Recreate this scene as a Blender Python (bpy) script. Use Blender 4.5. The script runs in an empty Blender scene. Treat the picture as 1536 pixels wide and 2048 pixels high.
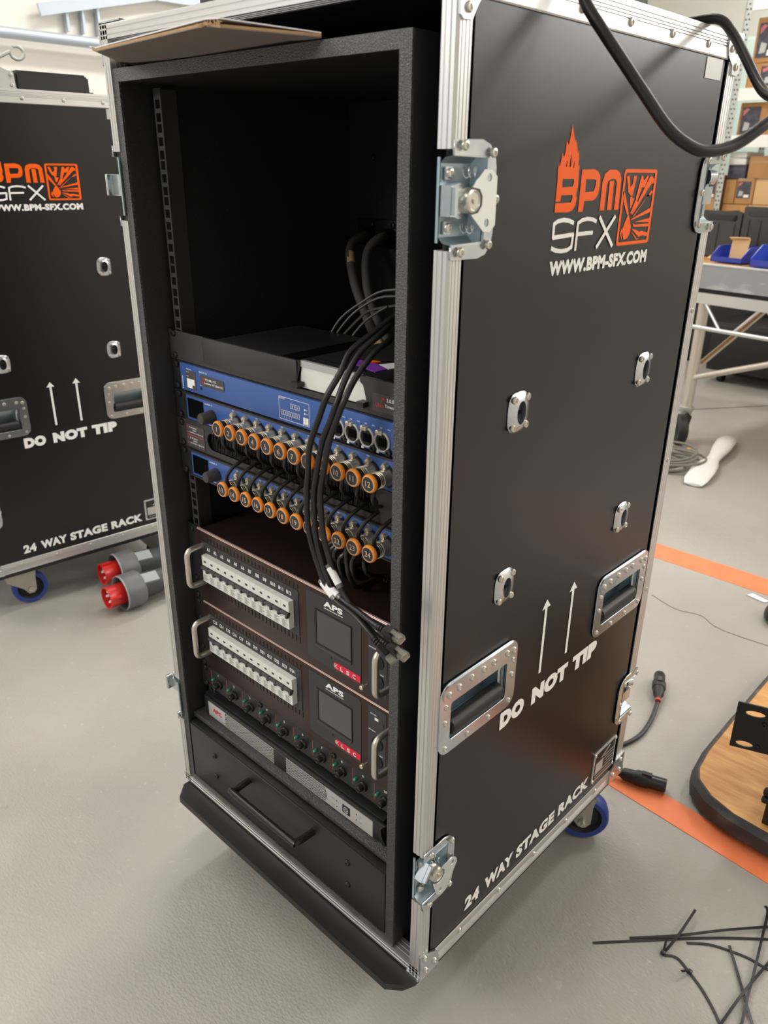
import bpy, bmesh, math, random
from mathutils import Vector, Matrix
random.seed(7)
PI = math.pi
SC = bpy.context.scene
COL = SC.collection
ZO = 0.135            # the flight case floor plate stands this far above the floor

# ------------------------------------------------------------------ camera, light, exposure
cam_d = bpy.data.cameras.new('camera')
cam = bpy.data.objects.new('camera', cam_d); COL.objects.link(cam)
cam.location = (0.4725, -0.5858, 1.0439 + ZO)
cam.rotation_euler = (1.1588, -0.0106, 0.7564)
cam_d.sensor_fit = 'VERTICAL'; cam_d.sensor_height = 36.0; cam_d.sensor_width = 27.0
cam_d.lens = 27.63
cam_d.clip_start = 0.02; cam_d.clip_end = 60
cam_d.dof.use_dof = True; cam_d.dof.focus_distance = 1.15; cam_d.dof.aperture_fstop = 8.0
SC.camera = cam
w = bpy.data.worlds.new('world'); SC.world = w; w.use_nodes = True
bg = w.node_tree.nodes['Background']; bg.inputs[0].default_value = (0.95, 0.97, 1.0, 1); bg.inputs[1].default_value = 0.5
SC.view_settings.view_transform = 'Standard'; SC.view_settings.look = 'None'
SC.view_settings.exposure = 0.0; SC.view_settings.gamma = 1.0
SC.view_settings.use_curve_mapping = False

def area(name, loc, sx, sy, power, color=(1, .985, .965), rot=(0, 0, 0)):
    d = bpy.data.lights.new(name, 'AREA'); d.shape = 'RECTANGLE'; d.size = sx; d.size_y = sy
    d.energy = power; d.color = color
    o = bpy.data.objects.new(name, d); COL.objects.link(o); o.location = loc; o.rotation_euler = rot
    return o
# rows of ceiling strip lights, running along y
STRIPS = [(2.5, -1.2, 8), (2.5, 1.6, 22), (-0.4, -2.2, 8), (-0.9, 0.6, 24), (-2.6, -0.8, 32), (-2.4, 2.4, 50), (0.5, 3.0, 32), (-1.9, 5.2, 36)]
for sx_, sy_, p_ in STRIPS:
    area('strip_light', (sx_, sy_, 3.02), 0.22, 1.5, p_)
# two unseen fill lights added at rear right to put sheen on the case
for fx_, fy_, p_ in ((2.3, 5.6, 68), (2.85, 3.4, 18)):
    fl_ = area('added_fill_light', (fx_, fy_, 2.55), 1.2, .5, p_, (1, .99, .98))
    fl_.rotation_euler = (Vector((0, .3, 1.2)) - Vector((fx_, fy_, 2.75))).to_track_quat('-Z', 'Y').to_euler()
# one unseen fill light added at the front left to brighten the rack
fl_ = area('added_fill_light', (-1.5, -3.3, 2.5), 1.2, .6, 58, (1, .99, .975))
fl_.rotation_euler = (Vector((-.3, 0, 1.15)) - Vector((-1.5, -3.3, 2.5))).to_track_quat('-Z', 'Y').to_euler()

# ------------------------------------------------------------------ materials
def lin(c):
    return tuple(((v/255)/12.92 if v/255 <= .04045 else ((v/255+.055)/1.055)**2.4) for v in c) + (1,)
def mat(name, rgb, rough=.5, metal=0., bump=None, var=None, coat=0, emit=None, alpha=None, trans=0, aniso=None, spec=None):
    m = bpy.data.materials.new(name); m.use_nodes = True
    nt = m.node_tree; b = nt.nodes['Principled BSDF']
    b.inputs['Base Color'].default_value = lin(rgb)
    b.inputs['Roughness'].default_value = rough; b.inputs['Metallic'].default_value = metal
    if coat: b.inputs['Coat Weight'].default_value = coat; b.inputs['Coat Roughness'].default_value = .15
    if trans: b.inputs['Transmission Weight'].default_value = trans
    if spec is not None: b.inputs['Specular IOR Level'].default_value = spec
    if emit: b.inputs['Emission Color'].default_value = lin(rgb); b.inputs['Emission Strength'].default_value = emit
    tc = nt.nodes.new('ShaderNodeTexCoord')
    if var:                                   # (scale, rgb2, stretch, lo, hi)
        sc, rgb2, st, lo, hi = var
        mp = nt.nodes.new('ShaderNodeMapping'); mp.inputs['Scale'].default_value = st
        nt.links.new(tc.outputs['Object'], mp.inputs['Vector'])
        n = nt.nodes.new('ShaderNodeTexNoise'); n.inputs['Scale'].default_value = sc; n.inputs['Detail'].default_value = 5
        nt.links.new(mp.outputs[0], n.inputs['Vector'])
        r = nt.nodes.new('ShaderNodeValToRGB'); r.color_ramp.elements[0].position = lo; r.color_ramp.elements[1].position = hi
        r.color_ramp.elements[0].color = lin(rgb); r.color_ramp.elements[1].color = lin(rgb2)
        nt.links.new(n.outputs['Fac'], r.inputs['Fac']); nt.links.new(r.outputs['Color'], b.inputs['Base Color'])
    if bump:                                  # (scale, strength, distance, stretch)
        sc, stg, dist, st = bump
        mp = nt.nodes.new('ShaderNodeMapping'); mp.inputs['Scale'].default_value = st
        nt.links.new(tc.outputs['Object'], mp.inputs['Vector'])
        n = nt.nodes.new('ShaderNodeTexNoise'); n.inputs['Scale'].default_value = sc; n.inputs['Detail'].default_value = 3
        nt.links.new(mp.outputs[0], n.inputs['Vector'])
        bp = nt.nodes.new('ShaderNodeBump'); bp.inputs['Strength'].default_value = stg; bp.inputs['Distance'].default_value = dist
        nt.links.new(n.outputs['Fac'], bp.inputs['Height']); nt.links.new(bp.outputs['Normal'], b.inputs['Normal'])
    return m
U1 = (1, 1, 1)
M = dict(
    laminate=mat('black_laminate', (14, 14, 15), .33, spec=.52, bump=(700, .12, .0004, (1, 1, 2.5))),
    laminate_in=mat('black_inner_board', (58, 60, 68), .22),
    alu=mat('brushed_aluminium', (216, 215, 213), .40, .85),
    zinc=mat('zinc_plated_steel', (196, 206, 212), .24, .95, var=(40, (214, 218, 220), U1, .35, .65)),
    steel=mat('bright_steel', (214, 210, 200), .28, .95),
    satin=mat('satin_steel', (214, 208, 196), .36, .9),
    zinc_in=mat('zinc_recess_shaded', (172, 190, 198), .32, .7),  # darker, bluer zinc: the shade of the recess is put into the colour
    zinc_p=mat('zinc_plate_lit', (226, 229, 226), .38, .75),  # paler zinc: the plate's bright reflection is put into the colour
    rubber=mat('black_rubber', (26, 26, 27), .5, bump=(300, .1, .0005, U1)),
    paint=mat('black_paint_drawn_glints', (30, 30, 31), .34, bump=(650, 1.0, .0016, U1), spec=1.0, var=(620, (112, 112, 111), U1, .50, .76)),  # pale speckle colour stands in for light glinting off the texture
    paint_in=mat('black_inner_paint', (36, 36, 38), .40, bump=(500, .25, .0006, U1), var=(300, (62, 62, 62), U1, .60, .80)),
    rail=mat('rack_rail_steel', (78, 78, 78), .35, .4),
    black=mat('satin_black_metal', (30, 30, 31), .42),
    black2=mat('anthracite_metal', (58, 57, 57), .42, .2),
    matte=mat('matte_black', (14, 14, 15), .65),
    plastic=mat('black_plastic', (22, 22, 23), .35),
    knob=mat('grey_black_knob', (56, 54, 53), .5),
    cable=mat('black_cable_jacket', (27, 27, 28), .38),
    cable_g=mat('grey_cable_jacket', (74, 72, 69), .5),
    blue=mat('blue_front_panel', (62, 95, 160), .36, .1),
    white=mat('white_print', (243, 242, 238), .5),
    white_p=mat('white_plastic', (226, 224, 216), .4),
    mcb=mat('breaker_plastic', (224, 224, 217), .42),
    grey_p=mat('grey_toggle', (70, 70, 68), .5),
    orange=mat('orange_print', (250, 100, 12), .5, spec=.2),
    ring=mat('orange_ring_plastic', (245, 146, 38), .35),
    num=mat('number_print', (228, 196, 170), .5),
    brown=mat('dark_brown_anodised', (58, 41, 36), .34, .35, bump=(500, .05, .0003, U1)),
    brown_e=mat('bevel_highlight', (212, 180, 170), .35, .6),  # pale pink colour stands in for light reflected along the bevel
    panel_d=mat('dark_overlay', (48, 49, 51), .45),
    screen=mat('screen_glass', (42, 45, 54), .12, coat=1),
    screen_k=mat('dark_display', (2, 3, 6), .6, spec=.05),
    red=mat('red_badge', (222, 30, 58), .5),
    redline=mat('red_line', (178, 92, 82), .5),
    redtxt=mat('red_print', (206, 68, 58), .5),
    label=mat('dark_label', (74, 66, 66), .5),
    green=mat('green_lens', (22, 120, 96), .15, coat=1),
    silver=mat('silver_plastic', (186, 184, 180), .42, .2),
    purple=mat('purple_sticker', (130, 60, 170), .5),
    clear=mat('clear_plastic', (236, 232, 222), .12, trans=.85),
    shell=mat('nickel_shell', (206, 202, 190), .26, .75),
    gold=mat('warm_metal', (226, 214, 186), .25, .75),
    cwhite=mat('coated_board', (236, 232, 236), .5),
    cbrown=mat('corrugated_core', (186, 150, 108), .8, bump=(300, .6, .001, (1, 1, 6))),
    cunder=mat('grey_board', (128, 116, 110), .75),
    tyre=mat('blue_tyre', (44, 66, 142), .45),
    pale_steel=mat('pale_pressed_steel', (182, 178, 168), .45, .6),
    ceered=mat('red_plug_plastic', (214, 44, 40), .3),
    ceegrey=mat('grey_plug_plastic', (104, 106, 108), .45),
    ceepale=mat('pale_grey_plastic', (158, 164, 164), .45),
    ceeblk=mat('dark_grey_plug', (66, 69, 71), .5),
    wood=mat('varnished_plywood', (190, 130, 70), .35, var=(9, (226, 172, 104), (1, 7, 1), .35, .7), coat=.35, bump=(40, .12, .001, (1, 8, 1))),
    bumper=mat('worn_rubber_bumper', (58, 56, 55), .6, var=(18, (112, 108, 102), U1, .55, .8)),
    card=mat('cardboard', (192, 142, 88), .8, var=(6, (178, 130, 78), U1, .4, .6)),
    card2=mat('pale_cardboard', (216, 176, 124), .8),
    boxlbl=mat('dark_box_label', (78, 76, 88), .5, var=(30, (60, 58, 70), U1, .4, .6)),
    pink=mat('pink_print', (206, 120, 112), .6),
    galv=mat('galvanised_steel', (184, 187, 182), .5, .4),
    shelfw=mat('white_shelf_beam', (238, 236, 230), .5),
    binblue=mat('blue_bin_plastic', (44, 62, 158), .4),
    crate=mat('black_crate_plastic', (54, 53, 53), .5),
    bag=mat('white_film', (226, 224, 220), .4, bump=(30, .4, .004, U1)),
    coil=mat('grey_cable', (120, 116, 106), .6),
    yellow=mat('yellow_plastic', (226, 176, 40), .5),
    wallm=mat('cream_wall', (228, 224, 214), .75, bump=(8, .05, .004, U1)),
    ceilm=mat('white_ceiling', (232, 230, 226), .8),
    pipe=mat('grey_pipe', (176, 186, 196), .4, .3),
    deckp=mat('scuffed_deck_skirt', (150, 154, 156), .5, .35, var=(9, (186, 188, 188), (1, 1, 3), .55, .75)),
    tie=mat('black_nylon', (34, 33, 34), .3),
    tape=mat('orange_floor_paint', (246, 134, 84), .5, var=(14, (236, 122, 74), U1, .45, .75), bump=(120, .15, .001, U1)),
    greenp=mat('green_plastic', (96, 150, 128), .4),
    dgreen=mat('pale_green_board', (196, 214, 206), .6),
)
def floor_mat():
    m = bpy.data.materials.new('painted_concrete'); m.use_nodes = True
    nt = m.node_tree; b = nt.nodes['Principled BSDF']; N = nt.nodes.new; Lk = nt.links.new
    tc = N('ShaderNodeTexCoord')
    def noise(s, d, st=U1):
        mp = N('ShaderNodeMapping'); mp.inputs['Scale'].default_value = st; Lk(tc.outputs['Object'], mp.inputs['Vector'])
        n = N('ShaderNodeTexNoise'); n.inputs['Scale'].default_value = s; n.inputs['Detail'].default_value = d; Lk(mp.outputs[0], n.inputs['Vector']); return n
    a = noise(2.2, 6); r = N('ShaderNodeValToRGB'); Lk(a.outputs['Fac'], r.inputs['Fac'])
    r.color_ramp.elements[0].position = .3; r.color_ramp.elements[1].position = .72
    r.color_ramp.elements[0].color = lin((156, 151, 144)); r.color_ramp.elements[1].color = lin((176, 171, 162))
    c = noise(70, 4); r2 = N('ShaderNodeValToRGB'); Lk(c.outputs['Fac'], r2.inputs['Fac'])
    r2.color_ramp.elements[0].position = .66; r2.color_ramp.elements[1].position = .80
    r2.color_ramp.elements[0].color = (0, 0, 0, 1); r2.color_ramp.elements[1].color = (.35, .35, .35, 1)
    mx = N('ShaderNodeMixRGB'); Lk(r2.outputs[0], mx.inputs[0]); Lk(r.outputs[0], mx.inputs[1]); mx.inputs[2].default_value = lin((206, 202, 194))
    d = noise(16, 4); r3 = N('ShaderNodeValToRGB'); Lk(d.outputs['Fac'], r3.inputs['Fac'])
    r3.color_ramp.elements[0].position = .72; r3.color_ramp.elements[1].position = .8
    r3.color_ramp.elements[0].color = (0, 0, 0, 1); r3.color_ramp.elements[1].color = (.3, .3, .3, 1)
    mx2 = N('ShaderNodeMixRGB'); Lk(r3.outputs[0], mx2.inputs[0]); Lk(mx.outputs[0], mx2.inputs[1]); mx2.inputs[2].default_value = lin((92, 88, 82))
    Lk(mx2.outputs[0], b.inputs['Base Color'])
    b.inputs['Roughness'].default_value = .38
    e = noise(150, 4, (1, 1.7, 1)); f = noise(26, 3); ad = N('ShaderNodeMath'); ad.operation = 'ADD'
    Lk(e.outputs['Fac'], ad.inputs[0]); Lk(f.outputs['Fac'], ad.inputs[1])
    bp = N('ShaderNodeBump'); bp.inputs['Strength'].default_value = .5; bp.inputs['Distance'].default_value = .0024
    Lk(ad.outputs[0], bp.inputs['Height']); Lk(bp.outputs[0], b.inputs['Normal'])
    return m
M['floor'] = floor_mat()

# ------------------------------------------------------------------ mesh helpers
class MB:
    def __init__(s): s.bm = bmesh.new()
    def face(s, pts):
        try: s.bm.faces.new([s.bm.verts.new(p) for p in pts])
        except ValueError: pass
        return s
    def box(s, a, b, bev=0.):
        x0, x1 = sorted((a[0], b[0])); y0, y1 = sorted((a[1], b[1])); z0, z1 = sorted((a[2], b[2]))
        v = [s.bm.verts.new(p) for p in ((x0,y0,z0),(x1,y0,z0),(x1,y1,z0),(x0,y1,z0),(x0,y0,z1),(x1,y0,z1),(x1,y1,z1),(x0,y1,z1))]
        fs = [s.bm.faces.new([v[i] for i in q]) for q in ((3,2,1,0),(4,5,6,7),(0,1,5,4),(1,2,6,5),(2,3,7,6),(3,0,4,7))]
        if bev:
            es = {e for f in fs for e in f.edges}
            bmesh.ops.bevel(s.bm, geom=list(es), offset=bev, segments=2, affect='EDGES', profile=.5)
        return s
    def prism(s, poly, fn, h0, h1, caps=True):
        """poly: 2D outline; fn(u, v, h) -> xyz; extruded from h0 to h1"""
        a = [s.bm.verts.new(fn(u, v, h0)) for u, v in poly]; b = [s.bm.verts.new(fn(u, v, h1)) for u, v in poly]
        n = len(poly)
        for i in range(n): s.bm.faces.new((a[i], a[(i+1) % n], b[(i+1) % n], b[i]))
        if caps: s.bm.faces.new(a[::-1]); s.bm.faces.new(b)
        return s
    def lathe(s, prof, org, axis, n=16, cap=True):
        """prof: (radius, height along axis)"""
        ax = Vector(axis).normalized(); t = Vector((0,0,1)) if abs(ax.z) < .9 else Vector((1,0,0))
        u = ax.cross(t).normalized(); v = ax.cross(u); o = Vector(org); rings = []
        for r, h in prof:
            if r < 1e-6: rings.append([s.bm.verts.new(o + ax*h)])
            else: rings.append([s.bm.verts.new(o + ax*h + u*(r*math.cos(2*PI*i/n)) + v*(r*math.sin(2*PI*i/n))) for i in range(n)])
        for A, B in zip(rings, rings[1:]):
            for i in range(n):
                j = (i+1) % n
                if len(A) == 1 and len(B) == 1: continue
                if len(A) == 1: s.bm.faces.new((A[0], B[j], B[i]))
                elif len(B) == 1: s.bm.faces.new((A[i], A[j], B[0]))
                else: s.bm.faces.new((A[i], A[j], B[j], B[i]))
        if cap:
            if len(rings[0]) > 1: s.bm.faces.new(rings[0][::-1])
            if len(rings[-1]) > 1: s.bm.faces.new(rings[-1])
        return s
    def cyl(s, a, b, r, n=12, r2=None):
        a = Vector(a); b = Vector(b); L = (b-a).length
        return s.lathe([(r, 0), (r if r2 is None else r2, L)], a, b-a, n)
    def tube(s, pts, r, n=8, sub=4, flat=None, up=(0,0,1), closed=False):
        P = smooth(pts, sub) if sub else [Vector(p) for p in pts]
        rings = []; pu = Vector(up)
        rs = r if callable(r) else (lambda t: r)
        for i, p in enumerate(P):
            d = (P[min(i+1, len(P)-1)] - P[max(i-1, 0)]).normalized()
            x = d.cross(pu)
            if x.length < 1e-4: x = d.cross(Vector((1, .3, .2)))
            x.normalize(); y = x.cross(d).normalized(); pu = y if not flat else Vector(up)
            R = rs(i/(len(P)-1))
            k = flat if flat else 1
            rings.append([s.bm.verts.new(p + x*(R*math.cos(2*PI*j/n + PI/n)) + y*(R*k*math.sin(2*PI*j/n + PI/n))) for j in range(n)])
        for A, B in zip(rings, rings[1:]):
            for j in range(n): s.bm.faces.new((A[j], A[(j+1) % n], B[(j+1) % n], B[j]))
        s.bm.faces.new(rings[0][::-1]); s.bm.faces.new(rings[-1])
        return s
    def bar(s, a, b, wd, th, up=(0,0,1)):
        a = Vector(a); b = Vector(b); d = (b-a).normalized(); x = d.cross(Vector(up)).normalized(); y = x.cross(d)
        v = []
        for p in (a, b):
            for i, j in ((-1,-1),(1,-1),(1,1),(-1,1)): v.append(s.bm.verts.new(p + x*(i*wd/2) + y*(j*th/2)))
        for q in ((3,2,1,0),(4,5,6,7),(0,1,5,4),(1,2,6,5),(2,3,7,6),(3,0,4,7)): s.bm.faces.new([v[i] for i in q])
        return s
    def mesh(s, name, m, off=None, smooth_ang=40):
        if off is not None: bmesh.ops.translate(s.bm, verts=s.bm.verts, vec=-Vector(off))
        bmesh.ops.recalc_face_normals(s.bm, faces=s.bm.faces)
        for f in s.bm.faces: f.smooth = True
        lim = math.radians(smooth_ang)
        for e in s.bm.edges:
            if len(e.link_faces) != 2 or e.calc_face_angle(0) > lim: e.smooth = False
        me = bpy.data.meshes.new(name); s.bm.to_mesh(me); s.bm.free()
        me.materials.append(m); return me
def smooth(pts, sub):
    P = [Vector(p) for p in pts]; out = []
    for i in range(len(P)-1):
        p0 = P[max(i-1, 0)]; p1 = P[i]; p2 = P[i+1]; p3 = P[min(i+2, len(P)-1)]
        for k in range(sub):
            t = k/sub
            out.append(.5*((2*p1) + (p2-p0)*t + (2*p0-5*p1+4*p2-p3)*t*t + (3*p1-p0-3*p2+p3)*t**3))
    return out + [P[-1]]
BASE = {}
ORD = ['first', 'second', 'third', 'fourth', 'fifth', 'sixth', 'seventh', 'eighth', 'ninth', 'tenth', 'eleventh', 'twelfth']
def base_of(o):
    return BASE.get(o.name, Vector((0,0,0)))
def thing(name, label, cat, base, group=None, rotz=0):
    o = bpy.data.objects.new(name, None); COL.objects.link(o); o.empty_display_size = .05
    o.location = Vector(base) + Vector((0,0,ZO)); o.rotation_euler = (0,0,rotz)
    o['label'] = label; o['category'] = cat
    if group: o['group'] = group
    BASE[o.name] = Vector(base); return o
def put(name, me, parent, loc=(0,0,0), rot=(0,0,0), label=None):
    o = bpy.data.objects.new(name, me); COL.objects.link(o)
    if parent: o.parent = parent; BASE[o.name] = base_of(parent)
    o.location = loc; o.rotation_euler = rot
    if label: o['label'] = label
    return o
def part(name, mb, m, parent, label=None, kind=None, ang=40):
    o = put(name, mb.mesh(name, m, base_of(parent), ang), parent, label=label)
    if kind: o['kind'] = kind
    return o
def piece(name, me, parent, at, rot=(0,0,0)):
    """shared mesh placed at a point given in scene build coordinates"""
    return put(name, me, parent, Vector(at) - base_of(parent), rot)
def solo(name, mb, m, label, cat, base, group=None, ang=40):
    o = put(name, mb.mesh(name, m, base, ang), None, Vector(base) + Vector((0,0,ZO)))
    o['label'] = label; o['category'] = cat
    if group: o['group'] = group
    BASE[o.name] = Vector(base); return o
def struct(name, mb, m, parent=None):
    o = put(name, mb.mesh(name, m, (0,0,0)), parent, (0,0,ZO) if not parent else (0,0,0))
    if not parent: o['kind'] = 'structure'
    return o
def copy_tree(o, parent=None, keep=True):
    c = o.copy(); COL.objects.link(c)
    if parent: c.parent = parent
    BASE[c.name] = base_of(o)
    for ch in o.children: copy_tree(ch, c)
    return c
def fill2d(loops, holes_depth=0.):
    cu = bpy.data.curves.new('tmp', 'CURVE'); cu.dimensions = '2D'; cu.fill_mode = 'BOTH'; cu.extrude = holes_depth/2
    for lp in loops:
        sp = cu.splines.new('POLY'); sp.points.add(len(lp)-1); sp.use_cyclic_u = True
        for p, q in zip(sp.points, lp): p.co = (q[0], q[1], 0, 1)
    ob = bpy.data.objects.new('tmp', cu); me = bpy.data.meshes.new_from_object(ob)
    bpy.data.objects.remove(ob); bpy.data.curves.remove(cu); return me
def flatmesh(me, fn, m, off, name, smooth_ang=None):
    bm = bmesh.new(); bm.from_mesh(me); bpy.data.meshes.remove(me)
    for v in bm.verts: v.co = Vector(fn(v.co.x, v.co.y, v.co.z)) - Vector(off)
    bmesh.ops.remove_doubles(bm, verts=bm.verts, dist=1e-6)
    bmesh.ops.recalc_face_normals(bm, faces=bm.faces)
    out = bpy.data.meshes.new(name); bm.to_mesh(out); bm.free(); out.materials.append(m); return out
def plate(name, loops, fn, depth, m, parent, label=None):
    """flat plate with holes; fn(u, v, w), w in -depth/2..depth/2"""
    return put(name, flatmesh(fill2d(loops, depth), fn, m, base_of(parent), name), parent, label=label)
_txt = {}
def text_mesh(s, bold):
    if (s, bold) in _txt: return _txt[(s, bold)]
    cu = bpy.data.curves.new('tmp', 'FONT'); cu.body = s; cu.offset = bold; cu.resolution_u = 3
    cu.space_character = 1 + bold*1.5
    ob = bpy.data.objects.new('tmp', cu); me = bpy.data.meshes.new_from_object(ob)
    bpy.data.objects.remove(ob); bpy.data.curves.remove(cu)
    V = [(v.co.x, v.co.y) for v in me.vertices]; F = [tuple(p.vertices) for p in me.polygons]
    bpy.data.meshes.remove(me)
    x0 = min(v[0] for v in V); x1 = max(v[0] for v in V); y0 = min(v[1] for v in V); y1 = max(v[1] for v in V)
    V = [((x-x0)/(x1-x0), (y-y0)/(y1-y0)) for x, y in V]
    _txt[(s, bold)] = (V, F, (x1-x0)/(y1-y0)); return _txt[(s, bold)]
def text(lines, m, parent, name='lettering', bold=.02, nrm=None):
    """lines: (string, origin, right vector over its whole width, up vector over its height); one mesh"""
    bm = bmesh.new(); off = base_of(parent)
    for s, o, r, u in lines:
        V, F, asp = text_mesh(s, bold)
        o = Vector(o); u = Vector(u)
        r = Vector(r)
        n = r.cross(u).normalized() * .0005
        vs = [bm.verts.new(o + r*x + u*y + n - off) for x, y in V]
        for f in F:
            try: bm.faces.new([vs[i] for i in f])
            except ValueError: pass
    me = bpy.data.meshes.new(name); bm.to_mesh(me); bm.free(); me.materials.append(m)
    return put(name, me, parent)
def ftext(s, x, z, h, y=None, wd=None):
    """a line on a front panel (facing -y): lower left corner x, z; cap height h"""
    return (s, (x, y, z), (wd if wd else h*text_mesh(s, .02)[2], 0, 0), (0, 0, h))
def rrect(u0, v0, u1, v1, r, n=4):
    out = []
    for cx, cy, a0 in ((u1-r, v1-r, 0), (u0+r, v1-r, 90), (u0+r, v0+r, 180), (u1-r, v0+r, 270)):
        for k in range(n+1):
            a = math.radians(a0 + 90*k/n); out.append((cx + r*math.cos(a), cy + r*math.sin(a)))
    return out
def circ(u, v, r, n=14, ry=None):
    return [(u + r*math.cos(2*PI*i/n), v + (ry or r)*math.sin(2*PI*i/n)) for i in range(n)]
def poly_tube2d(pts, wd):
    """outline quads for a stroked polyline"""
    q = []
    P = [Vector((a, b)) for a, b in pts]
    for i in range(len(P)-1):
        d = (P[i+1]-P[i]).normalized(); n = Vector((-d.y, d.x))*wd/2
        e = d*wd*.25
        q.append([tuple(P[i]-n-e*(i > 0)), tuple(P[i+1]-n+e*(i < len(P)-2)), tuple(P[i+1]+n+e*(i < len(P)-2)), tuple(P[i]+n-e*(i > 0))])
    return q

# ------------------------------------------------------------------ setting
F = -ZO
struct('floor', MB().box((-4.2, -4.5, F-.05), (3.2, 7.3, F)), M['floor'])
struct('wall_left', MB().box((-3.75, -4.5, F), (-3.6, 7.3, 3.0)), M['wallm'])
struct('wall_back', MB().box((-3.75, 7.0, F), (3.2, 7.15, 3.0)), M['wallm'])
struct('wall_right', MB().box((3.05, -4.5, F), (3.2, 7.3, 3.0)), M['wallm'])
struct('ceiling', MB().box((-3.75, -4.5, 3.0), (3.2, 7.3, 3.1)), M['ceilm'])
struct('trim_1', MB().box((-1.9, 1.745, F), (3.0, 1.852, F+.0012)), M['tape'])
struct('trim_2', MB().prism([(-.9, .742), (-.9, .806), (3.0, .506), (3.0, .442)], lambda u, v, h: (u, v, h), F, F+.0012), M['tape'])
# floor cracks and joint line: thin recess lines of dark filler
struct('trim_3', MB().bar((-1.6, 2.9, F+.0006), (-.55, 4.4, F+.0006), .006, .0012), M['matte'])
struct('trim_4', MB().tube([(-.36, 1.50, F), (-.27, 1.47, F), (-.2, 1.485, F), (-.12, 1.45, F), (.1, 1.47, F)], .0012, 5, 4), M['cable_g'])
# pipe along the left wall, with clips, and a cable tray above it
pp = thing('wall_pipe', 'grey pipe running level along the cream wall at upper left', 'pipe', (-3.5, 2.0, 1.58))
part('pipe_run', MB().cyl((-3.53, -3.5, 1.58), (-3.53, 6.9, 1.58), .024, 14), M['pipe'], pp)
for yy in (-1.0, .4, 1.75, 3.3, 5.0):
    part('pipe_clip', MB().box((-3.599, yy-.012, 1.57), (-3.50, yy+.012, 1.608)), M['pipe'], pp)
tr = thing('cable_tray', 'pale tray sloping up along the cream wall above the pipe', 'tray', (-3.55, 2.2, 1.7))
part('tray_channel', MB().bar((-3.55, 1.38, 1.69), (-3.55, 2.0, 1.83), .05, .012, (1, 0, 0)).bar((-3.55, 2.0, 1.83), (-3.55, 4.5, 1.86), .05, .012, (1, 0, 0)), M['pipe'], tr)
for yy in (1.52, 1.60, 1.68): part('tray_bracket', MB().box((-3.599, yy-.006, 1.62), (-3.56, yy+.006, 1.73+.2*(yy-1.5))), M['pipe'], tr)
for yy in (2.6, 3.6): part('tray_bracket', MB().box((-3.599, yy-.006, 1.72), (-3.56, yy+.006, 1.85)), M['pipe'], tr)

# ------------------------------------------------------------------ shared small pieces
def rivet_mesh(r=.0046, h=.0026):
    return MB().lathe([(r, 0), (r, h*.35), (r*.8, h*.9), (r*.5, h), (r*.36, h*.45), (0, h*.4)], (0,0,0), (1,0,0), 10, cap=False).mesh('rivet', M['steel'])
RIV = rivet_mesh(); RIV_S = rivet_mesh(.0037, .0022)
SCREW = MB().lathe([(.0052, 0), (.0052, .001), (.0042, .0028), (.002, .0034), (.0016, .002), (0, .002)], (0,0,0), (0,-1,0), 10, cap=False).mesh('screw', M['plastic'])

# ------------------------------------------------------------------ the flight case
# outlines of the printed logo, in mm along the side and above z = .96
LOGO_B = [[(173.5,83.1),(173.9,88),(174.2,91.3),(176.6,87.1),(178,93.8),(179.1,100.6),(183,96.2),(184.9,102.1),(185.3,111.9),(189.9,107.8),(191.3,114.5),(193.8,127.1),(197.9,118.8),(201.7,111.4),(203,113.7),(207.1,106.3),(209.4,100.1),(211.1,103.9),(212.6,94.3),(212.8,88.4),(215.4,89.4),(214.9,83.3),(215.7,76),(216,67.8),(213.9,60.9),(216.1,56.5),(214.3,49.9),(209.9,45.2),(202.3,43.2),(174.4,43.7),(174.1,52.6),(204.4,52.8),(207,56.6),(206.6,60.4),(184.3,60.3),(183.6,54.2),(174.2,54.2),(174.5,76.1)],
    [(184.2,76),(206.3,76),(207,72),(205.2,68.6),(184.6,67.9)],
    [(194.5,88),(195.6,96),(196.8,101),(197.8,95),(198.2,88.5),(196.2,87)],
    [(188.5,87.5),(188.9,92),(190.2,94),(190.3,87.2)],
    [(202.6,86.6),(203.2,91),(205,93.5),(204.2,86.8)]]
LOGO_PM = [[[(221.2,43.1),(221.4,85.1),(248,85.7),(256.5,83.1),(261.5,78.2),(262.5,69.3),(260.6,60.3),(255.9,55.8),(249.6,53.9),(232.7,54),(231,43)],[(231.6,75.6),(248.8,75.7),(253,74.7),(253.5,70.2),(250.3,63.5),(232.3,62.6)]], [[(267.6,43.2),(267.5,72.8),(271.1,81.4),(280.9,85.4),(296.9,85.5),(304.9,82.4),(309.6,76.4),(311.2,43),(300.8,43.1),(300.1,71.8),(298.1,74.6),(293.3,76),(285.3,75.7),(279.6,73.2),(278,69.2),(277.9,43.1)]], [[(284.5,43.3),(283.6,73.8),(293.5,74),(294.6,43.2)]]]
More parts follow.
